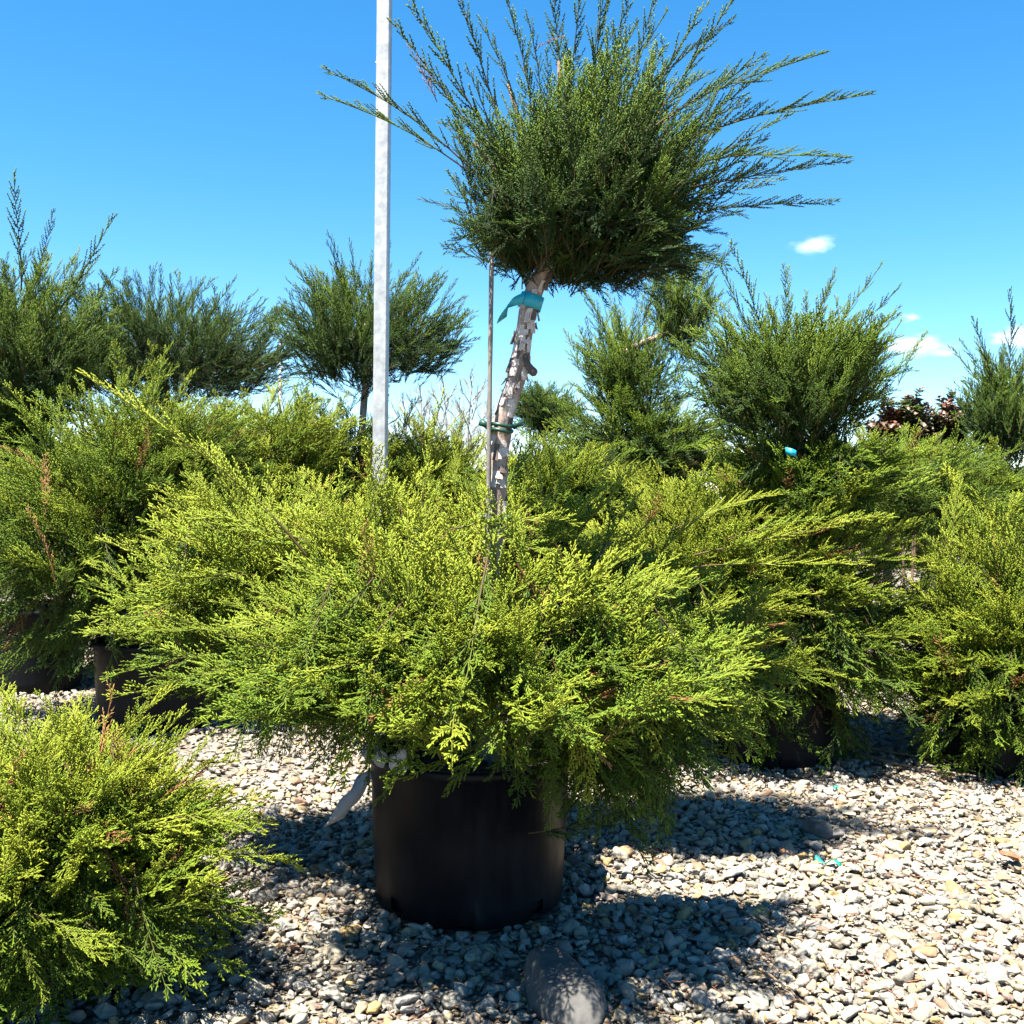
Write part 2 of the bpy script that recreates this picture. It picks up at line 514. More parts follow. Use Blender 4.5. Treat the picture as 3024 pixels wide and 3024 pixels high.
def bush(cr, c, rx, ry, rzu, rzd, n, L, tone, seed, hang=0.25, up=0.35, hero_every=0, skirt=0.7, gaps=(), tuck=0.42):
    rg = random.Random(seed)
    c = Vector(c)
    k = 0
    n = int(n * DENS)
    while k < n:
        u = rand_dir(rg)
        if u.z < -skirt: continue
        rho = 0.35 + 0.65 * rg.random() ** 0.45
        g = 1 + 0.34 * lump(u, seed) + 0.30 * lump(u, seed + 11, 5.0) + 0.06 * rg.uniform(-1, 1)
        tk = 1 + tuck * min(0.0, u.z)
        tip = c + Vector((u.x * rx * tk, u.y * ry * tk, u.z * (rzu if u.z > 0 else rzd))) * (rho * g)
        j = rand_dir(rg) * 0.38
        if u.z > -0.2 or rg.random() > hang * 3:
            a = Vector((u.x, u.y, u.z * 0.6 + up)) + j
            kind = 'arch' if rg.random() < 0.86 else 'shoot'
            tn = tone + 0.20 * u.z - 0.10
        else:
            a = Vector((u.x * 0.75, u.y * 0.75, -0.55)) + j
            kind = 'hang' if rg.random() < 0.75 else 'arch'
            tn = tone - 0.34  # hanging sprays darker: shade of the underside put into the tone
        a.normalize()
        Lk = L * rg.uniform(0.7, 1.25)
        k += 1
        if any(in_gap(tip - a * (Lk * f), g_) for g_ in gaps for f in (0, 0.45, 0.9)): continue
        tn += 0.22 * lump(u, seed + 5, 3.0) + rg.uniform(-0.10, 0.10)
        if rho < 0.93 and rg.random() < 0.035: kind = 'dead'; tn = 0.4
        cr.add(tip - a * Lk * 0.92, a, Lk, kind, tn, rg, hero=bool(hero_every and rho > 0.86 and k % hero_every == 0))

def vase(cr, root, c, rx, ry, rzu, rzd, n, L, tone, seed, spikes=16, spike_len=0.5, hero_spikes=False, up=0.45, drop=0.3):
    """fan of branches from root filling an egg around c, with spikes standing out of it"""
    rg = random.Random(seed)
    root, c = Vector(root), Vector(c)
    for k in range(int(n * DENS)):
        u = rand_dir(rg)
        rho = 0.30 + 0.68 * rg.random() ** 0.5
        g = 1 + 0.35 * lump(u, seed, 1.8)
        tip = c + Vector((u.x * rx, u.y * ry, u.z * (rzu if u.z > 0 else rzd))) * rho * g
        a = (tip - root).normalized() + Vector((0, 0, up * (0.4 + 0.6 * max(0, u.z + 0.5)))) + rand_dir(rg) * 0.45
        kind = 'shoot' if rg.random() < 0.62 else 'arch'
        tn = tone + 0.20 * u.z  # tone drops downward, putting the crown's underside shade into the colour
        if u.z < -0.45 and rg.random() < drop * 2:
            a = Vector((u.x, u.y, -0.5)) + rand_dir(rg) * 0.35
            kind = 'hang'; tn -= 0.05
        a.normalize()
        Lk = L * rg.uniform(0.7, 1.25)
        cr.add(tip - a * Lk * 0.9, a, Lk, kind, tn + 0.12 * lump(u, seed + 3, 3), rg)
    for k in range(spikes):
        th = 2 * math.pi * (k + rg.random() * 0.7) / max(1, spikes)
        ph = rg.uniform(0.15, 1.15)
        u = Vector((math.cos(th) * math.cos(ph), math.sin(th) * math.cos(ph), math.sin(ph)))
        b = c + Vector((u.x * rx, u.y * ry, u.z * rzu)) * rg.uniform(0.35, 0.6)
        a = (b - root).normalized() * 0.6 + u * 0.5 + Vector((0, 0, 0.25))
        cr.add(b, a, spike_len * rg.uniform(0.7, 1.25), 'shoot', tone + rg.uniform(-0.08, 0.08), rg, hero=hero_spikes)

def trunk_mesh(pts, r0, r1, seed, n=40, sides=12, rough=0.10):
    P = spline(pts, n)
    V, F = [], []
    tube(V, F, P, [r0 + (r1 - r0) * i / (n - 1) for i in range(n)], sides)
    for i in range(n * sides):
        k = i // sides
        d = V[i] - P[k]
        q = V[i] * 26
        V[i] = P[k] + d * (1 + rough * noise.noise(Vector((q.x, q.y, q.z * 0.5 + seed))) * 1.8 + 0.08 * noise.noise(Vector((seed, seed, P[k].z * 9))))
    return mesh_from('trunk', V, F)

# ------------------------------------------------------------------ ground
rgG = random.Random(5)
def gz(x, y):
    return 0.020 * noise.noise(Vector((x * 1.1, y * 1.1, 0.3))) + 0.012 * noise.noise(Vector((x * 3.7, y * 3.7, 4)))
V, F = [], []
xs = list(np.arange(-7, 7.01, 0.125)); ys = list(np.arange(0.5, 13.01, 0.125))
xs = [-3000, -400, -60, -15] + xs + [15, 60, 400, 3000]; ys = [-400, -40, -4] + ys + [18, 60, 400, 5000]
for y in ys:
    for x in xs:
        V.append((x, y, gz(x, y) - 0.012 if abs(x) < 8 and 0 < y < 14 else -0.012))
nx = len(xs)
for j in range(len(ys) - 1):
    for i in range(nx - 1):
        F.append((j * nx + i, j * nx + i + 1, (j + 1) * nx + i + 1, (j + 1) * nx + i))
tag(link('ground', mesh_from('ground', V, F), M['ground']), kind='structure')

# ------------------------------------------------------------------ pots
POT_H = 0.46
def make_pot(loc, rt, rb, h, label, group=None, notch=True, spin=0.0):
    root = empty('nursery_pot', loc)
    tag(root, label, 'pot', group)
    S = 72
    V, F = [], []
    prof = [(rb - 0.012, 0.0), (rb, 0.008), (rb + (rt - rb) * 0.13, h * 0.13), (rb + (rt - rb) * 0.5, h * 0.5),
            (rt - 0.004, h * 0.93), (rt, h * 0.935), (rt + 0.007, h * 0.945), (rt + 0.007, h * 0.992), (rt + 0.002, h), (rt - 0.010, h),
            (rt - 0.014, h * 0.9), (rb - 0.012, 0.03)]
    for r_, z_ in prof:
        for k in range(S):
            a = 2 * math.pi * k / S + spin
            rr = r_ * (1 + 0.006 * math.sin(3 * a + loc[0] * 9) + 0.003 * math.sin(7 * a))
            V.append(Vector((rr * math.cos(a), rr * math.sin(a), z_)))
    holes = set()
    if notch:
        for q in range(8):
            for d in range(2): holes.add((q * 9 + d) % S)
    for i in range(len(prof) - 1):
        for k in range(S):
            if i in (0, 1) and k in holes: continue
            a, b = i * S + k, i * S + (k + 1) % S
            F.append((a, b, b + S, a + S))
    me = mesh_from('pot_wall', V, F)
    o = link('pot_wall', me, M['pot'], root, root.location)
    # floor inside so that the drain holes look into the dark
    V, F = [], []
    tube(V, F, [(0, 0, 0.004), (0, 0, 0.05)], [rb - 0.03, rb - 0.03], 40)
    link('pot_floor', mesh_from('pot_floor', V, F, False), M['pot'], root, root.location)
    V, F = [], []
    rr = rt - 0.013
    rings = 7
    for i in range(rings):
        for k in range(36):
            a = 2 * math.pi * k / 36
            q = rr * (i + 0.02) / (rings - 1)
            V.append(Vector((q * math.cos(a), q * math.sin(a), h * 0.90 + 0.02 * noise.noise(Vector((q * 12 * math.cos(a), q * 12 * math.sin(a), loc[1]))))))
    for i in range(rings - 1):
        for k in range(36):
            a, b = i * 36 + k, i * 36 + (k + 1) % 36
            F.append((a, b, b + 36, a + 36))
    F.append(tuple(range(36)))
    link('soil', mesh_from('soil', V, F), M['soil'], root, root.location)
    return root

A0 = Vector((-0.118, 3.16, 0))      # foot of the main tree
make_pot(A0, 0.312, 0.288, POT_H, 'black nursery pot holding the tall two-tiered juniper with ribbon on its trunk', spin=-0.087)

# ------------------------------------------------------------------ main tree
treeA = empty('juniper_tree', A0 + Vector((0, 0, 0.40)))
tag(treeA, 'tall two-tiered juniper with peeling leaning trunk tied to a stake, in black pot', 'tree')
YA = 3.16
tp = [Vector((A0.x + 0.06, YA + 0.02, 0.38)), at(1452, 1900, YA), at(1462, 1560, YA), at(1470, 1420, YA), at(1478, 1290, YA),
      at(1500, 1190, YA), at(1530, 1090, YA), at(1552, 960, YA), at(1575, 870, YA), at(1612, 790, YA), at(1650, 690, YA + 0.02), at(1690, 560, YA + 0.03)]
tr = link('trunk', trunk_mesh(tp, 0.034, 0.024, 3.0, 110, 14, 0.12), M['bark'], treeA)
TPS = spline(tp, 200)
def trunk_at(z):
    return min(TPS, key=lambda q: abs(q.z - z))
rg = random.Random(12)
for k in range(95):                    # peeling plates of bark
    z = rg.uniform(1.12, 1.98)
    P0 = trunk_at(z); a = rg.uniform(-math.pi, math.pi) if k % 3 else rg.uniform(-2.6, -0.5)
    rr = 0.034
    out = Vector((math.cos(a), math.sin(a), 0)); tan = Vector((-math.sin(a), math.cos(a), 0))
    w = rg.uniform(0.010, 0.024); h = rg.uniform(0.016, 0.05); lift = rg.uniform(0.003, 0.010)
    up_ = (trunk_at(z + 0.04) - trunk_at(z - 0.04)).normalized()
    V, F = [], []
    for t in (0.0, 0.003):
        for jz in range(4):
            for jx in range(4):
                fx = jx / 3 - 0.5; fz = jz / 3
                q = P0 + tan * (fx * w * (1 + 0.3 * rg.uniform(-1, 1))) - up_ * (fz * h + (0.006 * rg.random() if jz == 3 else 0)) \
                    + out * (rr - 0.004 - 6 * fx * fx * w * w * 4 + lift * fz * fz + t)
                V.append(q)
    for jz in range(3):
        for jx in range(3):
            i = jz * 4 + jx
            F.append((i, i + 1, i + 5, i + 4)); F.append((i + 16, i + 20, i + 21, i + 17))
    rim = [0, 1, 2, 3, 7, 11, 15, 14, 13, 12, 8, 4]
    for i in range(12):
        F.append((rim[i], rim[(i + 1) % 12], rim[(i + 1) % 12] + 16, rim[i] + 16))
    fl = link('bark_flake', mesh_from('bark_flake', V, F, False), M['flake'] if rg.random() < 0.7 else M['bark_dark'], tr)
    fl.parent = tr; fl.location = (0, 0, 0)
# stub of a cut limb
V, F = [], []
tube(V, F, spline([at(1545, 1040, YA - 0.01), at(1556, 1070, YA - 0.03), at(1572, 1095, YA - 0.035), at(1585, 1105, YA - 0.035)], 8),
     [0.014, 0.011, 0.009, 0.010, 0.012, 0.014, 0.013, 0.006], 9)
link('limb_stub', mesh_from('limb_stub', V, F), M['bark_dark'], treeA)
# upper limbs
rg = random.Random(77)
ROOT_U = at(1650, 700, YA + 0.02)
for px, py, dy in ((1400, 420, -.1), (1500, 250, .15), (1650, 180, -.05), (1800, 220, .1), (1950, 330, -.1), (2050, 450, .12), (1900, 560, -.2), (1420, 560, .1)):
    e = at(px, py, YA + dy)
    V, F = [], []
    mid = ROOT_U.lerp(e, 0.5) + Vector((0, 0, -0.03))
    tube(V, F, spline([at(1640, 720, YA + .02), mid, e], 10), [0.014 - 0.0011 * i for i in range(10)], 6)
    link('limb', mesh_from('limb', V, F), M['limb'], treeA)
# lower limbs
CL = Vector((A0.x + 0.03, YA, 0.80))
for px, py, dy in ((1000, 1640, -.2), (880, 1850, -.25), (1150, 1600, .2), (1200, 1960, -.5), (1740, 1850, -.35), (1950, 1760, -.25), (2050, 1900, -.1),
                   (1800, 1600, .3), (1330, 1830, -.45), (1560, 2000, -.5), (1250, 1650, -.3)):
    e = at(px, py, YA + dy)
    s0 = Vector((A0.x + rg.uniform(-.05, .07), YA + rg.uniform(-.05, .05), rg.uniform(0.46, 0.66)))
    mid = s0.lerp(e, 0.45) + Vector((0, 0, 0.05))
    V, F = [], []
    tube(V, F, spline([s0, mid, e], 12), [0.013 - 0.0008 * i for i in range(12)], 6)
    link('limb', mesh_from('limb', V, F), M['limb'], treeA)

def hero(cr, p0, p1, kind, tone, rg, roll=None):
    d = p1 - p0
    cr.add(p0, d, d.length, kind, tone, rg, hero=True, roll=roll)

# --- lower tier
cr = Crown(); rg = random.Random(501)
GAPS = ((0.20, 1.12, 3.12, 3.50), (-0.66, -0.40, 2.98, 3.20))  # openings cut in the foliage so sun reaches these ground patches
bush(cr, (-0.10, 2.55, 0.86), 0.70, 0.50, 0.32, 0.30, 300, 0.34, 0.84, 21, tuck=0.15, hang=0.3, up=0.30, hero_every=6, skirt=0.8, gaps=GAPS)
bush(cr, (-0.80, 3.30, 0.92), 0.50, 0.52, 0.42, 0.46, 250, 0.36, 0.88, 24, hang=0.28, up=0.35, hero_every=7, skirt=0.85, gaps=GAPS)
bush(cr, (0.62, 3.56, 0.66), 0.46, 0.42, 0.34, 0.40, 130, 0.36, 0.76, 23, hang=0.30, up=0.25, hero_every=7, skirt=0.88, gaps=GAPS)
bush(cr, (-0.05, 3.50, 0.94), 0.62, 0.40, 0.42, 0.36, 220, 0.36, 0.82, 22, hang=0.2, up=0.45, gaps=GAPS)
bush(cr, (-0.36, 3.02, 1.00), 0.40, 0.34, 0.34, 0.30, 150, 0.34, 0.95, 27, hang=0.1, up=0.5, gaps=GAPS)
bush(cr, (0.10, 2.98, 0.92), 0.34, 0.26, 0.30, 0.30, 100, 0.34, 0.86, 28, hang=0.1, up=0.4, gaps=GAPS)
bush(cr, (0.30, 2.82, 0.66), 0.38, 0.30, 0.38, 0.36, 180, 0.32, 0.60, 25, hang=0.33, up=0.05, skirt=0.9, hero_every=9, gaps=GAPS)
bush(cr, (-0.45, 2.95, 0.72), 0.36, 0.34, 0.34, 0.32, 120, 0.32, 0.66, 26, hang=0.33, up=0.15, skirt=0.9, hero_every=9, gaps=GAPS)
for (x0, y0, d0, x1, y1, d1, kind, tn) in (
    (900, 1640, -.45, 345, 985, -.50, 'long', 1.1), (760, 1700, -.30, 420, 1660, -.35, 'arch', .95), (700, 1860, -.32, 370, 1830, -.38, 'long', .92),
    (640, 1930, -.3, 300, 1930, -.35, 'arch', .85), (930, 1600, -.3, 560, 1450, -.3, 'arch', .95), (1000, 1640, -.35, 930, 1370, -.33, 'arch', 1.1),
    (1050, 1620, -.3, 1120, 1380, -.3, 'arch', 1.05), (1250, 1500, -.1, 1275, 1150, -.1, 'shoot', .75), (1180, 1560, -.2, 1060, 1330, -.2, 'arch', .95),
    (1330, 1560, -.3, 1700, 1490, -.4, 'arch', 1.0), (1400, 1580, -.3, 1690, 1570, -.5, 'arch', .95), 
      
    (2050, 1700, -.4, 2260, 2080, -.5, 'arch', .95),  
    (1680, 1950, -.62, 1750, 2360, -.72, 'arch', .95), (1560, 1750, -.6, 1420, 2050, -.72, 'arch', .75), (1900, 1960, -.55, 1930, 2230, -.62, 'hang', .9),
    (1500, 1450, -.1, 1560, 1290, .1, 'shoot', .8), (1600, 1500, .2, 1580, 1210, .25, 'shoot', .95), (1150, 1950, -.55, 1010, 2200, -.6, 'hang', .5),
    (1260, 2120, -.5, 1130, 2380, -.52, 'hang', .6), (1420, 2180, -.5, 1330, 2340, -.6, 'arch', .7), (1450, 2150, -.5, 1210, 2330, -.62, 'hang', .7),
    (1700, 2100, -.6, 1830, 2420, -.66, 'hang', .45), (1620, 2150, -.55, 1640, 2440, -.62, 'hang', .4), (1850, 2200, -.4, 1960, 2460, -.45, 'hang', .35),
    (1560, 2460, -.3, 1980, 2440, -.30, 'hang', .35), (860, 1950, -.4, 640, 2060, -.45, 'arch', .7), (900, 2020, -.4, 760, 2200, -.45, 'hang', .45),
    (1050, 2050, -.45, 940, 2260, -.5, 'hang', .4), (1350, 1480, -.1, 1340, 1290, -.05, 'shoot', .8)):
    hero(cr, at(x0, y0, YA + d0), at(x1, y1, YA + d1), kind, tn, rg)
rg = random.Random(909)
for k in range(46):                     # curtain of older sprays over the pot; low tone also paints its shade
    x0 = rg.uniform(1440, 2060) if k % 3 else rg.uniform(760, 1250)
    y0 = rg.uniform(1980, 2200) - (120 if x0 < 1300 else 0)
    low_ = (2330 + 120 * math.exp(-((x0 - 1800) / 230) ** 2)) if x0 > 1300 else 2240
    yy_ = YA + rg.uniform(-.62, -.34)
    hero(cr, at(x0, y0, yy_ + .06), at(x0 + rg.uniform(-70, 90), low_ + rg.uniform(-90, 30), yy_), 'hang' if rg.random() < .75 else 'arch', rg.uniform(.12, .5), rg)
cr.emit('lower_crown', treeA)

# --- upper crown
cr = Crown(); rg = random.Random(601)  # low tones: shade of the crown seen from below put into the colour
vase(cr, at(1640, 790, YA), at(1700, 560, YA + .02), 0.40, 0.40, 0.34, 0.27, 360, 0.25, 0.18, 31, spikes=0, up=0.5, drop=0.5)
vase(cr, at(1640, 790, YA), at(1780, 420, YA + .02), 0.44, 0.36, 0.28, 0.30, 120, 0.28, 0.30, 32, spikes=5, spike_len=0.40, up=0.5, drop=0.3)
vase(cr, at(1640, 790, YA), at(1880, 760, YA + .0), 0.26, 0.32, 0.16, 0.13, 90, 0.20, 0.06, 33, spikes=0, up=0.1, drop=0.9)
bush(cr, at(1720, 690, YA), 0.40, 0.40, 0.16, 0.17, 130, 0.20, 0.05, 35, hang=0.34, up=-0.1, skirt=0.97)
vase(cr, at(1640, 790, YA), at(1560, 700, YA + .0), 0.24, 0.30, 0.16, 0.11, 70, 0.20, 0.06, 34, spikes=0, up=0.1, drop=0.9)
for (x0, y0, d0, x1, y1, d1, kind, tn) in (
    (1400, 500, -.05, 985, 150, -.1, 'long', .12), (1380, 500, -.1, 962, 225, -.15, 'long', .15), (1430, 420, .05, 1165, 60, .05, 'shoot', .12),
    (1440, 380, -.05, 1200, -20, -.05, 'shoot', .15), (1480, 350, .1, 1350, -40, .1, 'shoot', .12), (1530, 340, 0, 1445, 40, 0, 'shoot', .15),
    (1570, 330, -.1, 1515, -30, -.1, 'shoot', .2), (1600, 320, .1, 1580, 40, .1, 'shoot', .15), (1650, 320, 0, 1640, -70, 0, 'shoot', .15),
    (1690, 300, -.1, 1710, -60, -.15, 'shoot', .25), (1720, 330, .1, 1790, -80, .1, 'shoot', .2), (1760, 330, -.1, 1855, -30, -.12, 'shoot', .25),
    (1800, 340, 0, 1945, 20, 0, 'shoot', .22), (1850, 330, -.05, 2140, 20, -.08, 'long', .22), (1880, 370, .1, 2050, 10, .1, 'shoot', .2),
    (1920, 390, -.1, 2400, 50, -.15, 'long', .25), (1950, 380, .1, 2235, 130, .1, 'shoot', .2), (1980, 440, -.05, 2535, 175, -.1, 'long', .28),
    (1980, 450, .1, 2250, 190, .1, 'shoot', .22), (2000, 500, -.1, 2500, 365, -.12, 'long', .28), (2010, 560, -.05, 2490, 425, -.08, 'long', .25),
    (2000, 520, .1, 2330, 330, .1, 'shoot', .25), (2010, 640, -.05, 2465, 552, -.08, 'long', .28), (2000, 620, .1, 2300, 500, .1, 'shoot', .2),
    (1960, 690, -.1, 2190, 620, -.12, 'shoot', .15), (1430, 640, -.1, 1238, 585, -.12, 'shoot', .1), (1440, 700, -.1, 1310, 640, -.1, 'shoot', .1),
    (1450, 690, -.15, 1340, 770, -.2, 'hang', .1), (1500, 700, -.2, 1430, 800, -.25, 'hang', .1), (1750, 780, -.1, 1860, 890, -.12, 'hang', .0),
    (1800, 780, 0, 1890, 870, .0, 'hang', .0), (1700, 800, .1, 1720, 870, .1, 'hang', .0), (1900, 740, -.1, 2010, 790, -.1, 'hang', .0),
    (1480, 480, -.2, 1400, 190, -.25, 'shoot', .25), (1620, 450, -.3, 1600, 150, -.35, 'shoot', .3), (1760, 470, -.3, 1830, 180, -.35, 'shoot', .3),
    (1880, 500, -.25, 2080, 260, -.3, 'shoot', .3)):
    hero(cr, at(x0, y0, YA + d0), at(x1, y1, YA + d1), kind, tn, rg)
cr.emit('upper_crown', treeA)

def dead_sprig(parent, p0, p1, k=0):
    d = p1 - p0
    o = bpy.data.objects.new('dead_sprig', DEAD[k])
    o.matrix_basis = Matrix.Translation(p0 - parent.location) @ frame(d, 0.2).to_4x4() @ Matrix.Scale(d.length / 0.30, 4)
    o['tone'] = 0.5
    o['label'] = 'dried orange brown sprig'
    o.parent = parent; col.objects.link(o)
dead_sprig(treeA, at(1060, 1740, YA - .62), at(1070, 1580, YA - .62), 0)
dead_sprig(treeA, at(1180, 1830, YA - .68), at(1190, 1960, YA - .72), 1)
dead_sprig(treeA, at(1000, 1830, YA - .66), at(1005, 1890, YA - .68), 1)
dead_sprig(treeA, at(1290, 300, YA - .15), at(1230, 135, YA - .18), 0)
dead_sprig(treeA, at(1580, 150, YA - .1), at(1650, 90, YA - .1), 1)

# ------------------------------------------------------------------ stake, ties, ribbon
V, F = [], []
stk = spline([at(1447, 2300, YA - 0.05), at(1443, 1480, YA - 0.05), at(1452, 745, YA - 0.05)], 24)
stk[0] = Vector((stk[1].x, stk[1].y, 0.36))
tube(V, F, stk, [0.0072 + 0.0004 * math.sin(i * 2.1) for i in range(24)], 10)
tag(link('stake', mesh_from('stake', V, F), M['stake']), 'thin weathered grey stake standing beside the peeling trunk', 'stake')

def make_tie(yp, x0, x1, name_label, r=0.006):
    root = empty('tree_tie', at((x0 + x1) / 2, yp, YA))
    tag(root, name_label, 'tie')
    a, b = at(x0, yp, YA), at(x1, yp, YA)
    V, F = [], []
    for dz in (0.008, -0.008):
        loop = []
        for k in range(33):
            t = 2 * math.pi * k / 32
            cx = (a + b) / 2
            loop.append(cx + Vector(((b - a).length / 2 * math.cos(t) * (1.0), 0.050 * math.sin(t) - 0.012, dz + 0.004 * math.sin(t * 2))))
        tube(V, F, loop, [r] * 33, 7, cap=False)
    link('tie_band', mesh_from('tie_band', V, F), M['tie'], root)
    for q, s in ((a, -1), (b, 1)):
        V, F = [], []
        tube(V, F, [q + Vector((0.004 * s, -0.03, 0)), q + Vector((0.012 * s, -0.035, 0.010)), q + Vector((0.028 * s, -0.03, 0.018))], [0.007, 0.010, 0.012], 9)
        link('tie_end', mesh_from('tie_end', V, F), M['tie'], root)
make_tie(1266, 1446, 1512, 'green plastic tie joining the stake and trunk above the lower bush')
make_tie(1540, 1440, 1480, 'green plastic tie half hidden in foliage at foot of the trunk')

def strip(path, wid, nrm_w, th=0.0012):
    """a tape of width wid along path; nrm_w gives the width direction at each point"""
    V, F = [], []
    n = len(path)
    for i, p in enumerate(path):
        w = nrm_w[i].normalized() * wid / 2
        t = (path[min(i + 1, n - 1)] - path[max(i - 1, 0)]).normalized()
        nn = t.cross(w).normalized() * th / 2
        V += [p - w - nn, p + w - nn, p + w + nn, p - w + nn]
    for i in range(n - 1):
        b = i * 4
        for k in range(4):
            F.append((b + k, b + (k + 1) % 4, b + 4 + (k + 1) % 4, b + 4 + k))
    F.append((3, 2, 1, 0)); b = (n - 1) * 4; F.append((b, b + 1, b + 2, b + 3))
    return V, F

root = empty('ribbon', at(1560, 895, YA))
tag(root, 'turquoise plastic ribbon wrapped round the trunk just below the upper crown', 'ribbon')
ctr = at(1566, 892, YA); axis_ = (trunk_at(ctr.z + .04) - trunk_at(ctr.z - .04)).normalized()
ctr = trunk_at(ctr.z)
xx = Vector((1, 0, 0)); xx = (xx - axis_ * xx.dot(axis_)).normalized(); yy = axis_.cross(xx)
path = [ctr + (xx * math.cos(t) + yy * math.sin(t)) * 0.036 for t in np.linspace(-2.4, 4.2, 40)]
V, F = strip(path, 0.043, [axis_] * 40)
link('ribbon_loop', mesh_from('ribbon_loop', V, F), M['ribbon'], root)
path = spline([ctr + xx * -0.022 + yy * -0.034, at(1522, 888, YA - .04), at(1500, 900, YA - .06), at(1487, 925, YA - .055), at(1482, 945, YA - .02)], 18)
wd = [axis_.lerp(Vector((0.75, 0.3, 0.6)), i / 17) for i in range(18)]
V, F = strip(path, 0.040, wd)
link('ribbon_tail', mesh_from('ribbon_tail', V, F), M['ribbon'], root)

# white tape hanging from the pot rim
root = empty('plastic_tape', at(1110, 2265, YA - .1))
tag(root, 'white plastic tape tied at pot rim and trailing down to gravel', 'tape')
p_ = [at(1112, 2255, YA - .03), at(1085, 2290, YA - .04), at(1045, 2345, YA - .06), at(985, 2430, YA - .06)]
p_[-1].z = max(p_[-1].z, 0.02)
path = spline(p_, 16)
V, F = strip(path, 0.066, [Vector((1, 0.1, 0.30 + 0.2 * math.sin(i))) for i in range(16)], 0.001)
for i in range(4):
    for k in range(4):
        V[i * 4 + k] = path[i] + (V[i * 4 + k] - path[i]) * (0.35 + 0.16 * i)
link('tape_tail', mesh_from('tape_tail', V, F), M['white_plastic'], root)
rg = random.Random(8)
for c0, s in ((at(1098, 2210, YA - .05), 0.032), (at(1180, 2248, YA - .3), 0.030), (at(1128, 2242, YA - .2), 0.022)):
    bm = bmesh.new(); bmesh.ops.create_icosphere(bm, subdivisions=2, radius=s)
    for v in bm.verts:
        v.co = Vector((v.co.x, v.co.y * 0.4, v.co.z * 1.1)) * (1 + 0.5 * noise.noise(v.co * 60 + Vector((c0.x, 0, 0)))) + c0
    me = bpy.data.meshes.new('tape_knot'); bm.to_mesh(me); bm.free()
    link('tape_knot', me, M['white_plastic'], root)

# ------------------------------------------------------------------ galvanised post
YP = 5.2
root = empty('steel_post', Vector((at(1122, 1450, YP).x, YP, 0)))
tag(root, 'tall square galvanised steel post rising behind the shrubs', 'post')
V, F = [], []
w_ = 0.068
bx = root.location.x
cs = [(-w_ / 2, -w_ / 2 + .006), (-w_ / 2 + .006, -w_ / 2), (w_ / 2 - .006, -w_ / 2), (w_ / 2, -w_ / 2 + .006), (w_ / 2, w_ / 2 - .006), (w_ / 2 - .006, w_ / 2), (-w_ / 2 + .006, w_ / 2), (-w_ / 2, w_ / 2 - .006)]
rot = Matrix.Rotation(R(-4), 3, 'Z')
for z in (-0.3, 1.5, 3.0, 4.6):
    for x_, y_ in cs:
        V.append(rot @ Vector((x_, y_, 0)) + Vector((bx, YP, z)))
for i in range(3):
    for k in range(8):
        F.append((i * 8 + k, i * 8 + (k + 1) % 8, i * 8 + 8 + (k + 1) % 8, i * 8 + 8 + k))
F.append(tuple(range(24, 32)))
link('post_tube', mesh_from('post_tube', V, F, False), M['galv'], root)
V, F = [], []
tri = [(w_ / 2 - .002, 3.72), (w_ / 2 + .05, 4.3), (w_ / 2 - .002, 4.3)]
for y_ in (-.004, .004):
    for x_, z in tri: V.append(rot @ Vector((x_, y_, 0)) + Vector((bx, YP, z)))
F += [(0, 1, 2), (5, 4, 3), (0, 3, 4, 1), (1, 4, 5, 2), (2, 5, 3, 0)]
link('gusset_plate', mesh_from('gusset_plate', V, F, False), M['galv'], root)
V, F = [], []
bpos = at(1121, 185, YP)
tube(V, F, [(bx - w_ / 2 + .004, YP, bpos.z), (bx - w_ / 2 - .008, YP, bpos.z)], [.006, .006], 8)
link('bolt', mesh_from('bolt', V, F, False), M['galv'], root)

# ------------------------------------------------------------------ the other junipers
def base_of(px, Y):
    return Vector((at(px, 1450, Y).x, Y, 0.0))

def other(px, Y, label, tiers, seed, pot=None, cat='tree', trunk_r=0.03, group=None, lean=None):
    """tiers: list of ('bush'|'vase', px, py, half w px, half h px, n, L, tone, extra)"""
    b = base_of(px, Y)
    root = empty('juniper_tree' if cat == 'tree' else 'juniper_shrub', b)
    tag(root, label, cat, group)
    s = 3024 / Y
    tops = []
    for i, (ty, cx, cy, hw, hh, n, L, tone, ex) in enumerate(tiers):
        cr = Crown()
        c = at(cx, cy, Y)
        rx, rz = hw / s * 1.12, hh / s * 1.1
        if ty == 'bush':
            bush(cr, c, rx, rx * 0.9, rz, rz, n, L, tone, seed + i, **ex)
        else:
            rt = c - Vector((0, 0, rz * 1.1))
            vase(cr, rt, c, rx, rx * 0.9, rz, rz, n, L, tone, seed + i, **ex)
        tops.append((c, rz, ty))
        cr.emit('upper_crown' if i == 1 or (ty == 'vase') else ('lower_crown' if len(tiers) > 1 else 'crown'), root)
    pts = [Vector((b.x, b.y, 0.05))]
    for c, rz, ty in sorted(tops, key=lambda q: q[0].z):
        pts.append(Vector((c.x, c.y, c.z - rz * 0.6)) if ty == 'vase' else Vector((b.x * .5 + c.x * .5, c.y, c.z)))
        if ty == 'vase': pts.append(Vector((c.x, c.y, c.z)))
    if len(pts) == 2: pts.insert(1, pts[0].lerp(pts[1], 0.5) + Vector((0.02, 0, 0)))
    link('trunk', trunk_mesh(pts, trunk_r, trunk_r * 0.6, seed, 30, 9), M['bark_dark'] if seed % 2 else M['bark'], root)
    if pot:
        make_pot(b + Vector((0, 0, 0.0)), pot[1], pot[1] * 0.92, pot[2], pot[0], notch=True, spin=seed * .3)
    return root

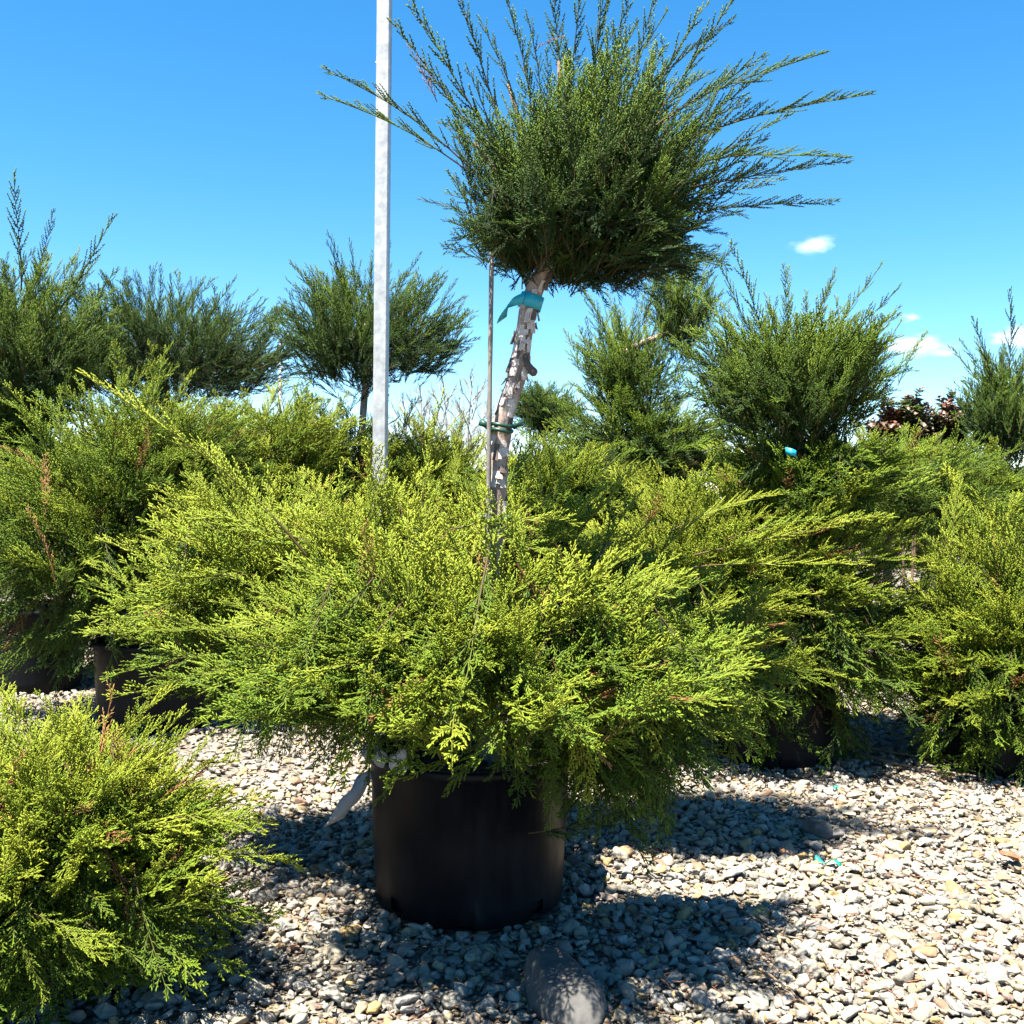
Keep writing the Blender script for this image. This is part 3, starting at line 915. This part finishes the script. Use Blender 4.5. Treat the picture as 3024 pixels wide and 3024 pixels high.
B_ = dict(hang=0.3, skirt=0.8)
treeB = other(465, 5.4, 'broad bushy juniper in black pot with a dried orange sprig on its flank', [
    ('bush', 330, 1590, 420, 450, 480, 0.40, 0.66, dict(hang=0.33, skirt=0.92, up=0.45, tuck=0.1)), ('bush', 500, 1330, 260, 200, 130, 0.38, 0.62, dict(hang=0.1, up=0.5))],
    210, ('black nursery pot under the broad juniper with the dried sprig', 0.315, 0.45), cat='shrub')
dead_sprig(treeB, at(160, 1720, 4.72), at(130, 1500, 4.72), 0)
dead_sprig(treeB, at(130, 1520, 4.72), at(140, 1330, 4.8), 1)
other(90, 6.35, 'two-tiered juniper beside the broad shrub, its long upright shoots tallest on that side', [
    ('bush', 40, 1480, 250, 260, 230, 0.40, 0.50, B_), ('vase', 60, 990, 260, 250, 280, 0.34, 0.30, dict(spikes=9, spike_len=0.60, up=0.25)),
    ('bush', 60, 1230, 180, 150, 90, 0.36, 0.5, B_)],
    220, ('black nursery pot farther back beside the broad juniper', 0.33, 0.50))
shrubF = other(150, 2.52, 'low bushy juniper with bright fans close to the gravel', [
    ('bush', 90, 2540, 570, 430, 520, 0.28, 0.84, dict(hang=0.33, skirt=0.93, up=0.42, tuck=0.15)), ('bush', 250, 2380, 420, 280, 110, 0.30, 0.92, dict(hang=0.1, up=0.45))],
    230, ('small black pot hidden beneath the low bright juniper', 0.13, 0.15), cat='shrub', trunk_r=0.018)
other(480, 7.5, 'juniper with one wide dark flat crown between the steel post and tallest shoots', [
    ('bush', 520, 1380, 300, 200, 130, 0.42, 0.55, B_), ('vase', 490, 1015, 410, 170, 560, 0.32, 0.12, dict(spikes=16, spike_len=0.34, up=0.25))], 241)
other(1130, 7.0, 'juniper topiary with a fan crown directly behind the steel post', [
    ('bush', 1010, 1400, 330, 240, 230, 0.42, 0.62, B_), ('vase', 1085, 955, 270, 165, 320, 0.34, 0.16, dict(spikes=16, spike_len=0.36, up=0.35))], 250)
other(780, 6.4, 'bright green juniper shrub filling the space behind the broad shrub', [
    ('bush', 780, 1400, 290, 260, 240, 0.40, 0.80, B_)], 261, cat='shrub')
other(1260, 6.9, 'yellow green juniper shrub with upright tips behind the stake', [
    ('bush', 1260, 1430, 190, 160, 150, 0.38, 0.80, dict(hang=0.1, up=0.6))], 270, cat='shrub')
other(1640, 6.2, 'light green juniper shrub seen just past the peeling trunk', [
    ('bush', 1650, 1450, 270, 170, 220, 0.40, 0.66, B_)], 281, cat='shrub')
other(1990, 7.2, 'double-headed juniper with dark bluish lower foliage beyond the light green shrub', [
    ('bush', 1900, 1330, 270, 230, 240, 0.42, 0.45, B_), ('vase', 1850, 1040, 150, 130, 120, 0.34, 0.42, dict(spikes=12, spike_len=0.42)),
    ('vase', 2010, 880, 110, 120, 90, 0.32, 0.34, dict(spikes=8, spike_len=0.34))], 290)
treeR = other(2300, 4.9, 'full two-tiered juniper with a small cyan tag in its foliage', [
    ('bush', 2290, 1800, 430, 420, 450, 0.40, 0.80, dict(hang=0.33, skirt=0.93, tuck=0.0)), ('vase', 2340, 1080, 300, 190, 330, 0.34, 0.34, dict(spikes=11, spike_len=0.44, up=0.3)),
    ('bush', 2400, 1400, 290, 170, 160, 0.40, 0.62, B_), ('bush', 2040, 1730, 370, 330, 260, 0.40, 0.90, dict(hang=0.25, up=0.3))],
    300, ('black nursery pot beneath the full juniper with the cyan tag', 0.30, 0.44))
cr = Crown(); rg = random.Random(71)
for (x0, y0, d0, x1, y1, d1, kind, tn) in (
    (2050, 1640, -.5, 2600, 1470, -.6, 'long', 1.05), (2050, 1680, -.6, 2560, 1600, -.7, 'long', 1.02), (1980, 1560, -.4, 2330, 1420, -.4, 'long', .95),
    (2050, 1780, -.6, 2450, 1800, -.7, 'long', 1.0), (2120, 1960, -.6, 2540, 1965, -.7, 'long', .98), (1960, 1840, -.6, 2420, 1700, -.7, 'long', .95),
    (2150, 1600, -.5, 2640, 1440, -.5, 'long', .9), (2300, 1900, -.5, 2700, 1820, -.5, 'long', .8), (2300, 1650, -.4, 2750, 1600, -.4, 'long', .8)):
    hero(cr, at(x0, y0, 4.9 + d0), at(x1, y1, 4.9 + d1), kind, tn, rg)
cr.emit('lower_crown', treeR)
other(2620, 6.7, 'spreading green juniper shrub in front of the red-tipped plants', [
    ('bush', 2620, 1440, 300, 190, 240, 0.40, 0.56, dict(hang=0.2, up=0.45))], 311, cat='shrub')
other(2960, 4.75, 'bright green juniper shrub with drooping blue green skirt beside the fallen branch', [
    ('bush', 2960, 1930, 340, 400, 430, 0.38, 0.80, dict(hang=0.33, skirt=0.92, up=0.5, tuck=-0.1))],
    320, ('black nursery pot under the drooping blue green skirt', 0.24, 0.34), cat='shrub')
other(2960, 7.4, 'blue green juniper with a narrow upright crown behind the red-tipped plants', [
    ('bush', 2900, 1480, 270, 170, 170, 0.42, 0.66, B_), ('vase', 2975, 1190, 110, 150, 150, 0.36, 0.24, dict(spikes=12, spike_len=0.5))], 331)
other(1610, 11.0, 'small rounded dark juniper standing alone in the distance', [
    ('bush', 1610, 1200, 100, 80, 160, 0.36, 0.22, dict(hang=0.1, up=0.7)), ('bush', 1600, 1400, 120, 110, 60, 0.4, 0.4, B_)], 340, cat='shrub')
# a far row of clipped yellow-green shrubs closing the view
for k in range(15):
    px = 60 + 210 * k + 40 * math.sin(k * 2.7)
    Y = 9.6 + 0.9 * ((k * 7) % 5) / 4
    tn = 0.62 + 0.4 * ((k * 5) % 7) / 6
    if 1100 < px < 1500: tn = 1.0
    h_ = 60 * math.sin(k * 1.9)
    other(px, Y, 'yellow green shrub in the far row behind the junipers', [('bush', px, 1540 + h_, 170, 265, 130, 0.46, tn, dict(hang=0.05, up=0.8))],
          400 + k, cat='shrub', group='far row of yellow green shrubs')

cr = Crown(); rg = random.Random(72)
for (x0, y0, d0, x1, y1, d1, kind, tn) in (
    (560, 2520, -.1, 900, 2515, -.1, 'arch', .95), (420, 2330, 0, 690, 2190, 0, 'arch', .95), (330, 2200, 0, 500, 1960, .02, 'arch', .95), (120, 2250, 0, 10, 1970, 0, 'arch', .9),
    (230, 2240, .05, 190, 2020, .05, 'arch', .9), (500, 2420, -.1, 800, 2390, -.1, 'arch', .9), (520, 2620, -.1, 780, 2660, -.1, 'arch', .7), (100, 2700, -.35, 320, 2800, -.4, 'arch', .95),
    (60, 2780, -.35, 130, 2960, -.4, 'hang', .7), (350, 2750, -.2, 420, 2900, -.25, 'hang', .3), (480, 2740, -.1, 580, 2860, -.1, 'hang', .3)):
    hero(cr, at(x0, y0, 2.52 + d0), at(x1, y1, 2.52 + d1), kind, tn, rg)
cr.emit('crown', shrubF)
# tag and tie on the tree to the right
q = at(2337, 1335, 4.42)
V, F = strip(spline([q + Vector((-.022, 0.01, .006)), q + Vector((0, -.01, 0)), q + Vector((.024, 0.01, -.008))], 8), 0.03, [Vector((0, .1, 1))] * 8)
tag(link('ribbon', mesh_from('ribbon', V, F), M['ribbon']), 'short cyan tag caught in the foliage of the full juniper', 'tag')

# ------------------------------------------------------------------ red-tipped broadleaf shrubs
def leaf_clump(seed):
    rg = random.Random(seed); P = Plume()
    pts = [Vector((0.01 * math.sin(i), 0.01 * math.cos(i * 2), 0.03 * i)) for i in range(6)]
    P.stem(pts, [0.004 - 0.0004 * i for i in range(6)], 5, 1.0)
    for k in range(22):
        u = (k + 1) / 22
        p = Vector((0, 0, 0.15 * u)); th = k * 2.4
        d = Vector((math.cos(th), math.sin(th), 0.35 + 0.7 * u)).normalized()
        L = rg.uniform(0.045, 0.075) * (1.1 - 0.5 * u); w = L * 0.42
        s = d.cross(Vector((0, 0, 1))).normalized(); nn = s.cross(d).normalized()
        b = len(P.V)
        for q in (p + d * 0.008, p + d * (L * .45) + s * w + nn * .006, p + d * L - nn * .01, p + d * (L * .45) - s * w + nn * .006, p + d * (L * .5) - nn * .006):
            P.V.append(q); P.C.append((min(1, 0.05 + 0.95 * u * u), 0, rg.random()))
        P.F += [(b, b + 1, b + 4), (b + 1, b + 2, b + 4), (b + 2, b + 3, b + 4), (b + 3, b, b + 4)]
    return P.mesh('leaf_clump', M['redleaf'])
LP = [bpy.data.objects.new(f'leaf_clump_source_{k}', leaf_clump(700 + k)) for k in range(3)]
G_LEAF = scatter_group('leaf_scatter', LP)
for k, (px, py, hw, hh, lab) in enumerate(((2620, 1270, 45, 70, 'red tipped broadleaf shrub, shortest of the row'),
                                           (2690, 1265, 55, 95, 'red tipped broadleaf shrub with a notched top, middle of the row'),
                                           (2800, 1265, 75, 105, 'widest red tipped broadleaf shrub, next to the blue green juniper'))):
    Y = 8.6; s = 3024 / Y; c = at(px, py + 60, Y); rg = random.Random(800 + k)
    b = Vector((c.x, Y, 0)); root = empty('broadleaf_shrub', b)
    tag(root, lab, 'shrub')
    P, E, S, I, T = [], [], [], [], []
    for q in range(150):
        u = rand_dir(rg); rho = rg.random() ** 0.4
        top = (hh + 60) / s
        p = c + Vector((u.x * hw / s, u.y * hw / s, u.z * top)) * rho * (1 + .25 * lump(u, k))
        a = Vector((u.x * .6, u.y * .6, 0.9)) + rand_dir(rg) * .3
        P.append(p - a.normalized() * .12); E.append(tuple(frame(a, rg.random() * 6).to_euler())); S.append(rg.uniform(.9, 1.4)); I.append(rg.randrange(3))
        T.append(0.35 + 0.30 * u.z + rg.uniform(-.1, .1))
    tag(scatter('crown', G_LEAF, P, E, S, I, T, root), kind='stuff')
    for j in range(3):
        V, F = [], []
        e = c + Vector((rg.uniform(-.8, .8) * hw / s, rg.uniform(-.1, .1), hh / s * .5))
        tube(V, F, spline([b + Vector((rg.uniform(-.05, .05), 0, 0)), b.lerp(e, .5), e], 10), [.012 - .0008 * i for i in range(10)], 6)
        link('stem', mesh_from('stem', V, F), M['limb'], root)

# ------------------------------------------------------------------ distant bare trees
def bare_tree(px, py_top, Y, seed, label):
    rg = random.Random(seed)
    top = at(px, py_top, Y); h = top.z
    b = Vector((top.x, Y, 0)); root = empty('bare_tree', b)
    tag(root, label, 'tree', 'bare trees on the skyline')
    V, F = [], []
    tube(V, F, spline([b, b + Vector((rg.uniform(-.1, .1) * h * .3, 0, h * .5)), b + Vector((0, 0, h * .97))], 10), [h * .014 * (1 - .09 * i) for i in range(10)], 6)
    link('trunk', mesh_from('trunk', V, F), M['bare'], root)
    V, F = [], []
    def br(p, d, L, r, lev):
        q = p + d * L
        mid = p + d * L * .5 + rand_dir(rg) * L * .06
        tube(V, F, [p, mid, q], [r, r * .8, r * .45], 4, cap=False)
        if lev == 0: return
        for k in range(5 if lev > 1 else 4):
            f = rg.uniform(.3, 1)
            br(p + d * L * f, (d + rand_dir(rg) * .55 + Vector((0, 0, .18))).normalized(), L * rg.uniform(.38, .6), r * .5, lev - 1)
    for k in range(16):
        z = h * (.22 + .72 * k / 16); th = k * 2.4
        d = Vector((math.cos(th), math.sin(th), 1.3)).normalized()
        br(b + Vector((0, 0, z)), d, h * .26 * (1.15 - .75 * k / 16), h * .005, 2)
    link('crown', mesh_from('crown', V, F), M['bare'], root)
for k, (px, py, Y) in enumerate(((1195, 1170, 48), (1245, 1140, 52), (1310, 1115, 55), (1395, 1100, 50), (1360, 1180, 60), (1440, 1190, 58), (1270, 1190, 62), (1490, 1200, 60), (880, 1180, 55), (2100, 1200, 60))):
    bare_tree(px, py, Y, 900 + k, 'leafless pale tree standing on the skyline')

# thin marker canes in the distance
for px, y0, Y, lab, mt, tipm in ((247, 1120, 9.2, 'thin cane with a pink tip standing in the gap of shrubs', 'stake', 'pink'),
                                 (828, 1030, 8.6, 'pale cane showing between the fan crown and flat crown', 'white_plastic', 'white_plastic')):
    t = at(px, y0, Y); root = empty('cane', Vector((t.x, Y, 0))); tag(root, lab, 'cane')
    V, F = [], []
    tube(V, F, [Vector((t.x, Y, 0)), t], [.011, .010], 7); link('cane_shaft', mesh_from('cane_shaft', V, F), M[mt], root)
    V, F = [], []
    tube(V, F, [t + Vector((0, 0, -.002)), t + Vector((0, 0, .03)), t + Vector((0, 0, .05))], [.016, .016, .006], 7); link('cane_tip', mesh_from('cane_tip', V, F), M[tipm], root)

# ------------------------------------------------------------------ gravel
def stone_mesh(seed, npt, flat, smooth):
    rg = random.Random(seed)
    bm = bmesh.new()
    for k in range(npt):
        u = rand_dir(rg)
        bm.verts.new(Vector((u.x * 0.62, u.y * 0.46, u.z * flat)) * rg.uniform(0.86, 1.1))
    r_ = bmesh.ops.convex_hull(bm, input=bm.verts)
    bmesh.ops.delete(bm, geom=[g for g in r_['geom_interior'] if isinstance(g, bmesh.types.BMVert)], context='VERTS')
    bmesh.ops.bevel(bm, geom=list(bm.edges), offset=0.05, segments=1, affect='EDGES', clamp_overlap=True)
    me = bpy.data.meshes.new('pebble'); bm.to_mesh(me); bm.free()
    if smooth: me.polygons.foreach_set('use_smooth', [True] * len(me.polygons))
    me.materials.append(M['pebble'])
    return me
ST = [bpy.data.objects.new(f'pebble_source_{k}', stone_mesh(40 + k, 11 + (k * 3) % 9, 0.28 + 0.03 * (k % 5), k % 3 > 0)) for k in range(10)]
G_STONE = scatter_group('gravel_scatter', ST)
nr = np.random.default_rng(3)
def gravel_band(y0, y1, dens, smin, smax, zoff):
    wmax = 0.58 * y1 + 0.7
    N = int(dens * (y1 - y0) * 2 * wmax)
    x = nr.uniform(-wmax, wmax, N); y = nr.uniform(y0, y1, N)
    keep = np.abs(x) < 0.58 * y + 0.7
    x, y = x[keep], y[keep]
    s = smin + (smax - smin) * nr.random(len(x)) ** 2.2
    return x, y, s, np.full(len(x), zoff)
bands = [gravel_band(1.6, 4.4, 2600, 0.010, 0.030, -0.005), gravel_band(1.6, 4.4, 1000, 0.020, 0.046, 0.003), gravel_band(1.6, 4.4, 90, 0.045, 0.072, 0.004),
         gravel_band(4.4, 7.5, 1100, 0.020, 0.046, 0.0)]
X = np.concatenate([b[0] for b in bands]); Y_ = np.concatenate([b[1] for b in bands])
S_ = np.concatenate([b[2] for b in bands]); Z_ = np.concatenate([b[3] for b in bands])
keep = (X - A0.x) ** 2 + (Y_ - A0.y) ** 2 > 0.287 ** 2
X, Y_, S_, Z_ = X[keep], Y_[keep], S_[keep], Z_[keep]
Zg = np.array([gz(a, b) for a, b in zip(X, Y_)]) + Z_ + S_ * 0.05
n_ = len(X)
E = np.stack([nr.normal(0, 0.28, n_), nr.normal(0, 0.28, n_), nr.uniform(0, 6.283, n_)], 1)
SC = np.stack([S_ * nr.uniform(.85, 1.15, n_), S_ * nr.uniform(.8, 1.15, n_), S_ * nr.uniform(.8, 1.3, n_)], 1)
gr = scatter('gravel', G_STONE, np.stack([X, Y_, Zg], 1), E, SC, nr.integers(0, 10, n_), np.zeros(n_))
tag(gr, 'pale mixed gravel of cream, grey and tan stones covering the ground', 'gravel', kind='stuff')

# dry needle litter
V, F = [], []
rg = random.Random(66)
for k in range(2600):
    y = rg.uniform(1.9, 6.0); x = rg.uniform(-.56 * y - .3, .56 * y + .3)
    if noise.noise(Vector((x * 1.7, y * 1.7, 9))) < -0.05: continue
    if (x - A0.x) ** 2 + (y - A0.y) ** 2 < .3 ** 2: continue
    th = rg.uniform(0, 6.28); L = rg.uniform(.015, .05)
    p = Vector((x, y, gz(x, y) + .012)); d = Vector((math.cos(th), math.sin(th), rg.uniform(-.1, .3))) * L
    m_ = p + d * .5 + Vector((-d.y, d.x, 0)) * rg.uniform(-.3, .3)
    tube(V, F, [p, m_, p + d], [.0014, .0022, .0008], 3, cap=False)
tag(link('needle_litter', mesh_from('needle_litter', V, F), M['dryleaf']), 'scattered brown dry needle litter on the gravel', 'litter', kind='stuff')

# ------------------------------------------------------------------ rocks, sticks, scraps
def rock(name, loc, sx, sy, sz, rz, seed, label, tilt=0.0):
    bm = bmesh.new(); bmesh.ops.create_icosphere(bm, subdivisions=4, radius=1.0)
    for v in bm.verts:
        d = v.co.normalized()
        k = 1 + 0.18 * noise.noise(d * 1.3 + Vector((seed, 0, 0))) + 0.05 * noise.noise(d * 4 + Vector((0, seed, 0)))
        q = d * k
        for pl in ((0, 0, 1, .62), (.7, .2, .5, .8), (-.8, .1, .4, .8), (.1, -.9, .3, .82), (0, .9, .3, .85)):      # broken faces
            nn = Vector(pl[:3]).normalized(); t = q.dot(nn) - pl[3]
            if t > 0: q -= nn * t * .85
        v.co = Vector((q.x * sx, q.y * sy, q.z * sz))
    me = bpy.data.meshes.new(name); bm.to_mesh(me); bm.free()
    me.polygons.foreach_set('use_smooth', [True] * len(me.polygons))
    o = link(name, me, M['rock']); o.location = loc; o.rotation_euler = (tilt, 0, rz)
    tag(o, label, 'rock')
    return o
def ground_at(px, py):
    d = CAM_ROT.to_3x3() @ Vector(((px - 1512) / 3024, -(py - 1512) / 3024, -1.0))
    t = -CAM_H / d.z
    return Vector((d.x * t, d.y * t, 0))
g_ = ground_at(1660, 2960); rock('rock', g_ + Vector((0, 0, .035)), .085, .185, .075, R(14), 2.0, 'long flat grey rock half sunk in gravel in front of the big pot')
g_ = ground_at(2413, 2462); rock('rock', g_ + Vector((0, 0, .02)), .045, .065, .045, R(20), 6.0, 'small egg shaped grey rock lying in the crown shadow')

def stick(pts, r, label, rads=None):
    P = spline([ground_at(*p[:2]) + Vector((0, 0, p[2])) for p in pts], 22)
    V, F = [], []
    tube(V, F, [q + rand_dir(rgG) * r * .5 for q in P], [r * (1 - .025 * i) for i in range(22)], 7)
    tag(link('dry_stick', mesh_from('dry_stick', V, F), M['stick']), label, 'stick')
stick([(2210, 2152, .04), (2370, 2185, .03), (2600, 2262, .03), (2760, 2296, .03), (2880, 2312, .03)], .008, 'long dry stick lying across the gravel by the full juniper, lower of a pair')
stick([(2440, 2205, .03), (2650, 2240, .025), (2780, 2262, .03), (2880, 2300, .03)], .006, 'thin dry stick meeting a longer one at its end')
stick([(2590, 1955, .06), (2680, 1985, .05), (2740, 1995, .05), (2800, 2005, .05)], .018, 'thick pale fallen branch poking out from the drooping skirt')
stick([(2180, 2700, .02), (2300, 2780, .025), (2390, 2805, .02), (2450, 2880, .02)], .003, 'thin wiry twig on the sunlit gravel')
stick([(2190, 2850, .02), (2290, 2920, .025), (2390, 3000, .02), (2440, 3060, .02)], .004, 'thin brown twig beside the shade of the big bush')

def scrap(px, py, w, L, rz, label, seed):
    g_ = ground_at(px, py) + Vector((0, 0, .022))
    d = Vector((math.cos(rz), math.sin(rz), 0)); s = Vector((-d.y, d.x, 0))
    path = [g_ + d * (L * (i / 9 - .5)) + Vector((0, 0, .008 * math.sin(i * 1.1 + seed) + .006)) for i in range(10)]
    V, F = strip(path, w, [s + Vector((0, 0, .7 * math.sin(i * .8 + seed))) for i in range(10)], .0012)
    tag(link('plastic_scrap', mesh_from('plastic_scrap', V, F), M['scrap']), label, 'scrap')
scrap(2445, 2568, .018, .085, R(-20), 'twisted teal plastic scrap on the sunlit gravel', 1)
scrap(988, 2432, .03, .05, R(15), 'dark green plastic scrap at the end of the white tape', 2.5)
scrap(2468, 2345, .012, .03, R(30), 'tiny teal plastic bit behind the egg shaped rock', 4)
def dry_leaf(px, py, L, rz, label, seed, z=.03):
    g_ = ground_at(px, py) + Vector((0, 0, z)); V, F = [], []
    for t in (0, .0012):
        for i in range(5):
            for j in range(3):
                u, v = i / 4 - .5, j - 1
                w = L * .32 * math.cos(u * 2.6)
                V.append(g_ + Matrix.Rotation(rz, 3, 'Z') @ Vector((u * L, v * w, t + .35 * L * abs(v) * .4 + .25 * L * u * u + .05 * L * math.sin(i * 2 + j + seed))))
    for i in range(4):
        for j in range(2):
            a = i * 3 + j
            F.append((a, a + 3, a + 4, a + 1)); F.append((a + 15, a + 16, a + 19, a + 18))
    tag(link('dry_leaf', mesh_from('dry_leaf', V, F), M['dryleaf']), label, 'leaf')
dry_leaf(1040, 2195, .09, .4, 'curled dry brown leaf on gravel behind the white tape', 1)
dry_leaf(2478, 2278, .045, 1.2, 'small rust brown dry leaf near the long dry stick', 2)
dry_leaf(2980, 2560, .08, 2.0, 'pinkish brown curled leaf near the edge of shade', 3)
dry_leaf(2310, 2545, .04, .9, 'tiny rust coloured leaf beside the teal scrap', 4)

# ------------------------------------------------------------------ small fair-weather clouds
def cloud(px, py, wpx, hpx, label, seed):
    Y = 1500.0; s = 3024 / Y; c = at(px, py, Y)
    V, F = [], []
    bm = bmesh.new(); bmesh.ops.create_cube(bm, size=2.0)
    me = bpy.data.meshes.new('cloud'); bm.to_mesh(me); bm.free()
    m, n, l, p = new_mat('cloud_vapour')
    n.remove(p)
    tc = n.new('ShaderNodeTexCoord')
    mp = n.new('ShaderNodeMapping'); mp.inputs['Location'].default_value = (seed * 3.1, seed, 0)
    l.new(tc.outputs['Object'], mp.inputs['Vector'])
    nz = n.new('ShaderNodeTexNoise'); nz.inputs['Scale'].default_value = 1.7; nz.inputs['Detail'].default_value = 5
    l.new(mp.outputs[0], nz.inputs['Vector'])
    ln = n.new('ShaderNodeVectorMath'); ln.operation = 'LENGTH'; l.new(tc.outputs['Object'], ln.inputs[0])
    f = math_node(n, l, 'SUBTRACT', 0.62, ln.outputs['Value'])
    f = math_node(n, l, 'ADD', f, math_node(n, l, 'MULTIPLY', math_node(n, l, 'SUBTRACT', nz.outputs['Fac'], 0.5), 1.5))
    f = math_node(n, l, 'MULTIPLY', f, 0.035, clamp=True)
    pv = n.new('ShaderNodeVolumePrincipled')
    pv.inputs['Color'].default_value = (.98, .98, .98, 1)
    l.new(f, pv.inputs['Density'])
    l.new(pv.outputs[0], n['Material Output'].inputs['Volume'])
    o = link('cloud', me, m); o.location = c; o.scale = (wpx / s, wpx / s * .6, hpx / s)
    tag(o, label, 'cloud')
cloud(2400, 720, 105, 48, 'single small white cloud above the others', 1)
cloud(2715, 1022, 170, 58, 'long low white cloud over the red-tipped plants', 2.3)
cloud(3010, 1000, 130, 60, 'white cloud above the blue green juniper', 4.1)
cloud(2688, 938, 55, 26, 'faint tiny wisp of cloud', 5.7)
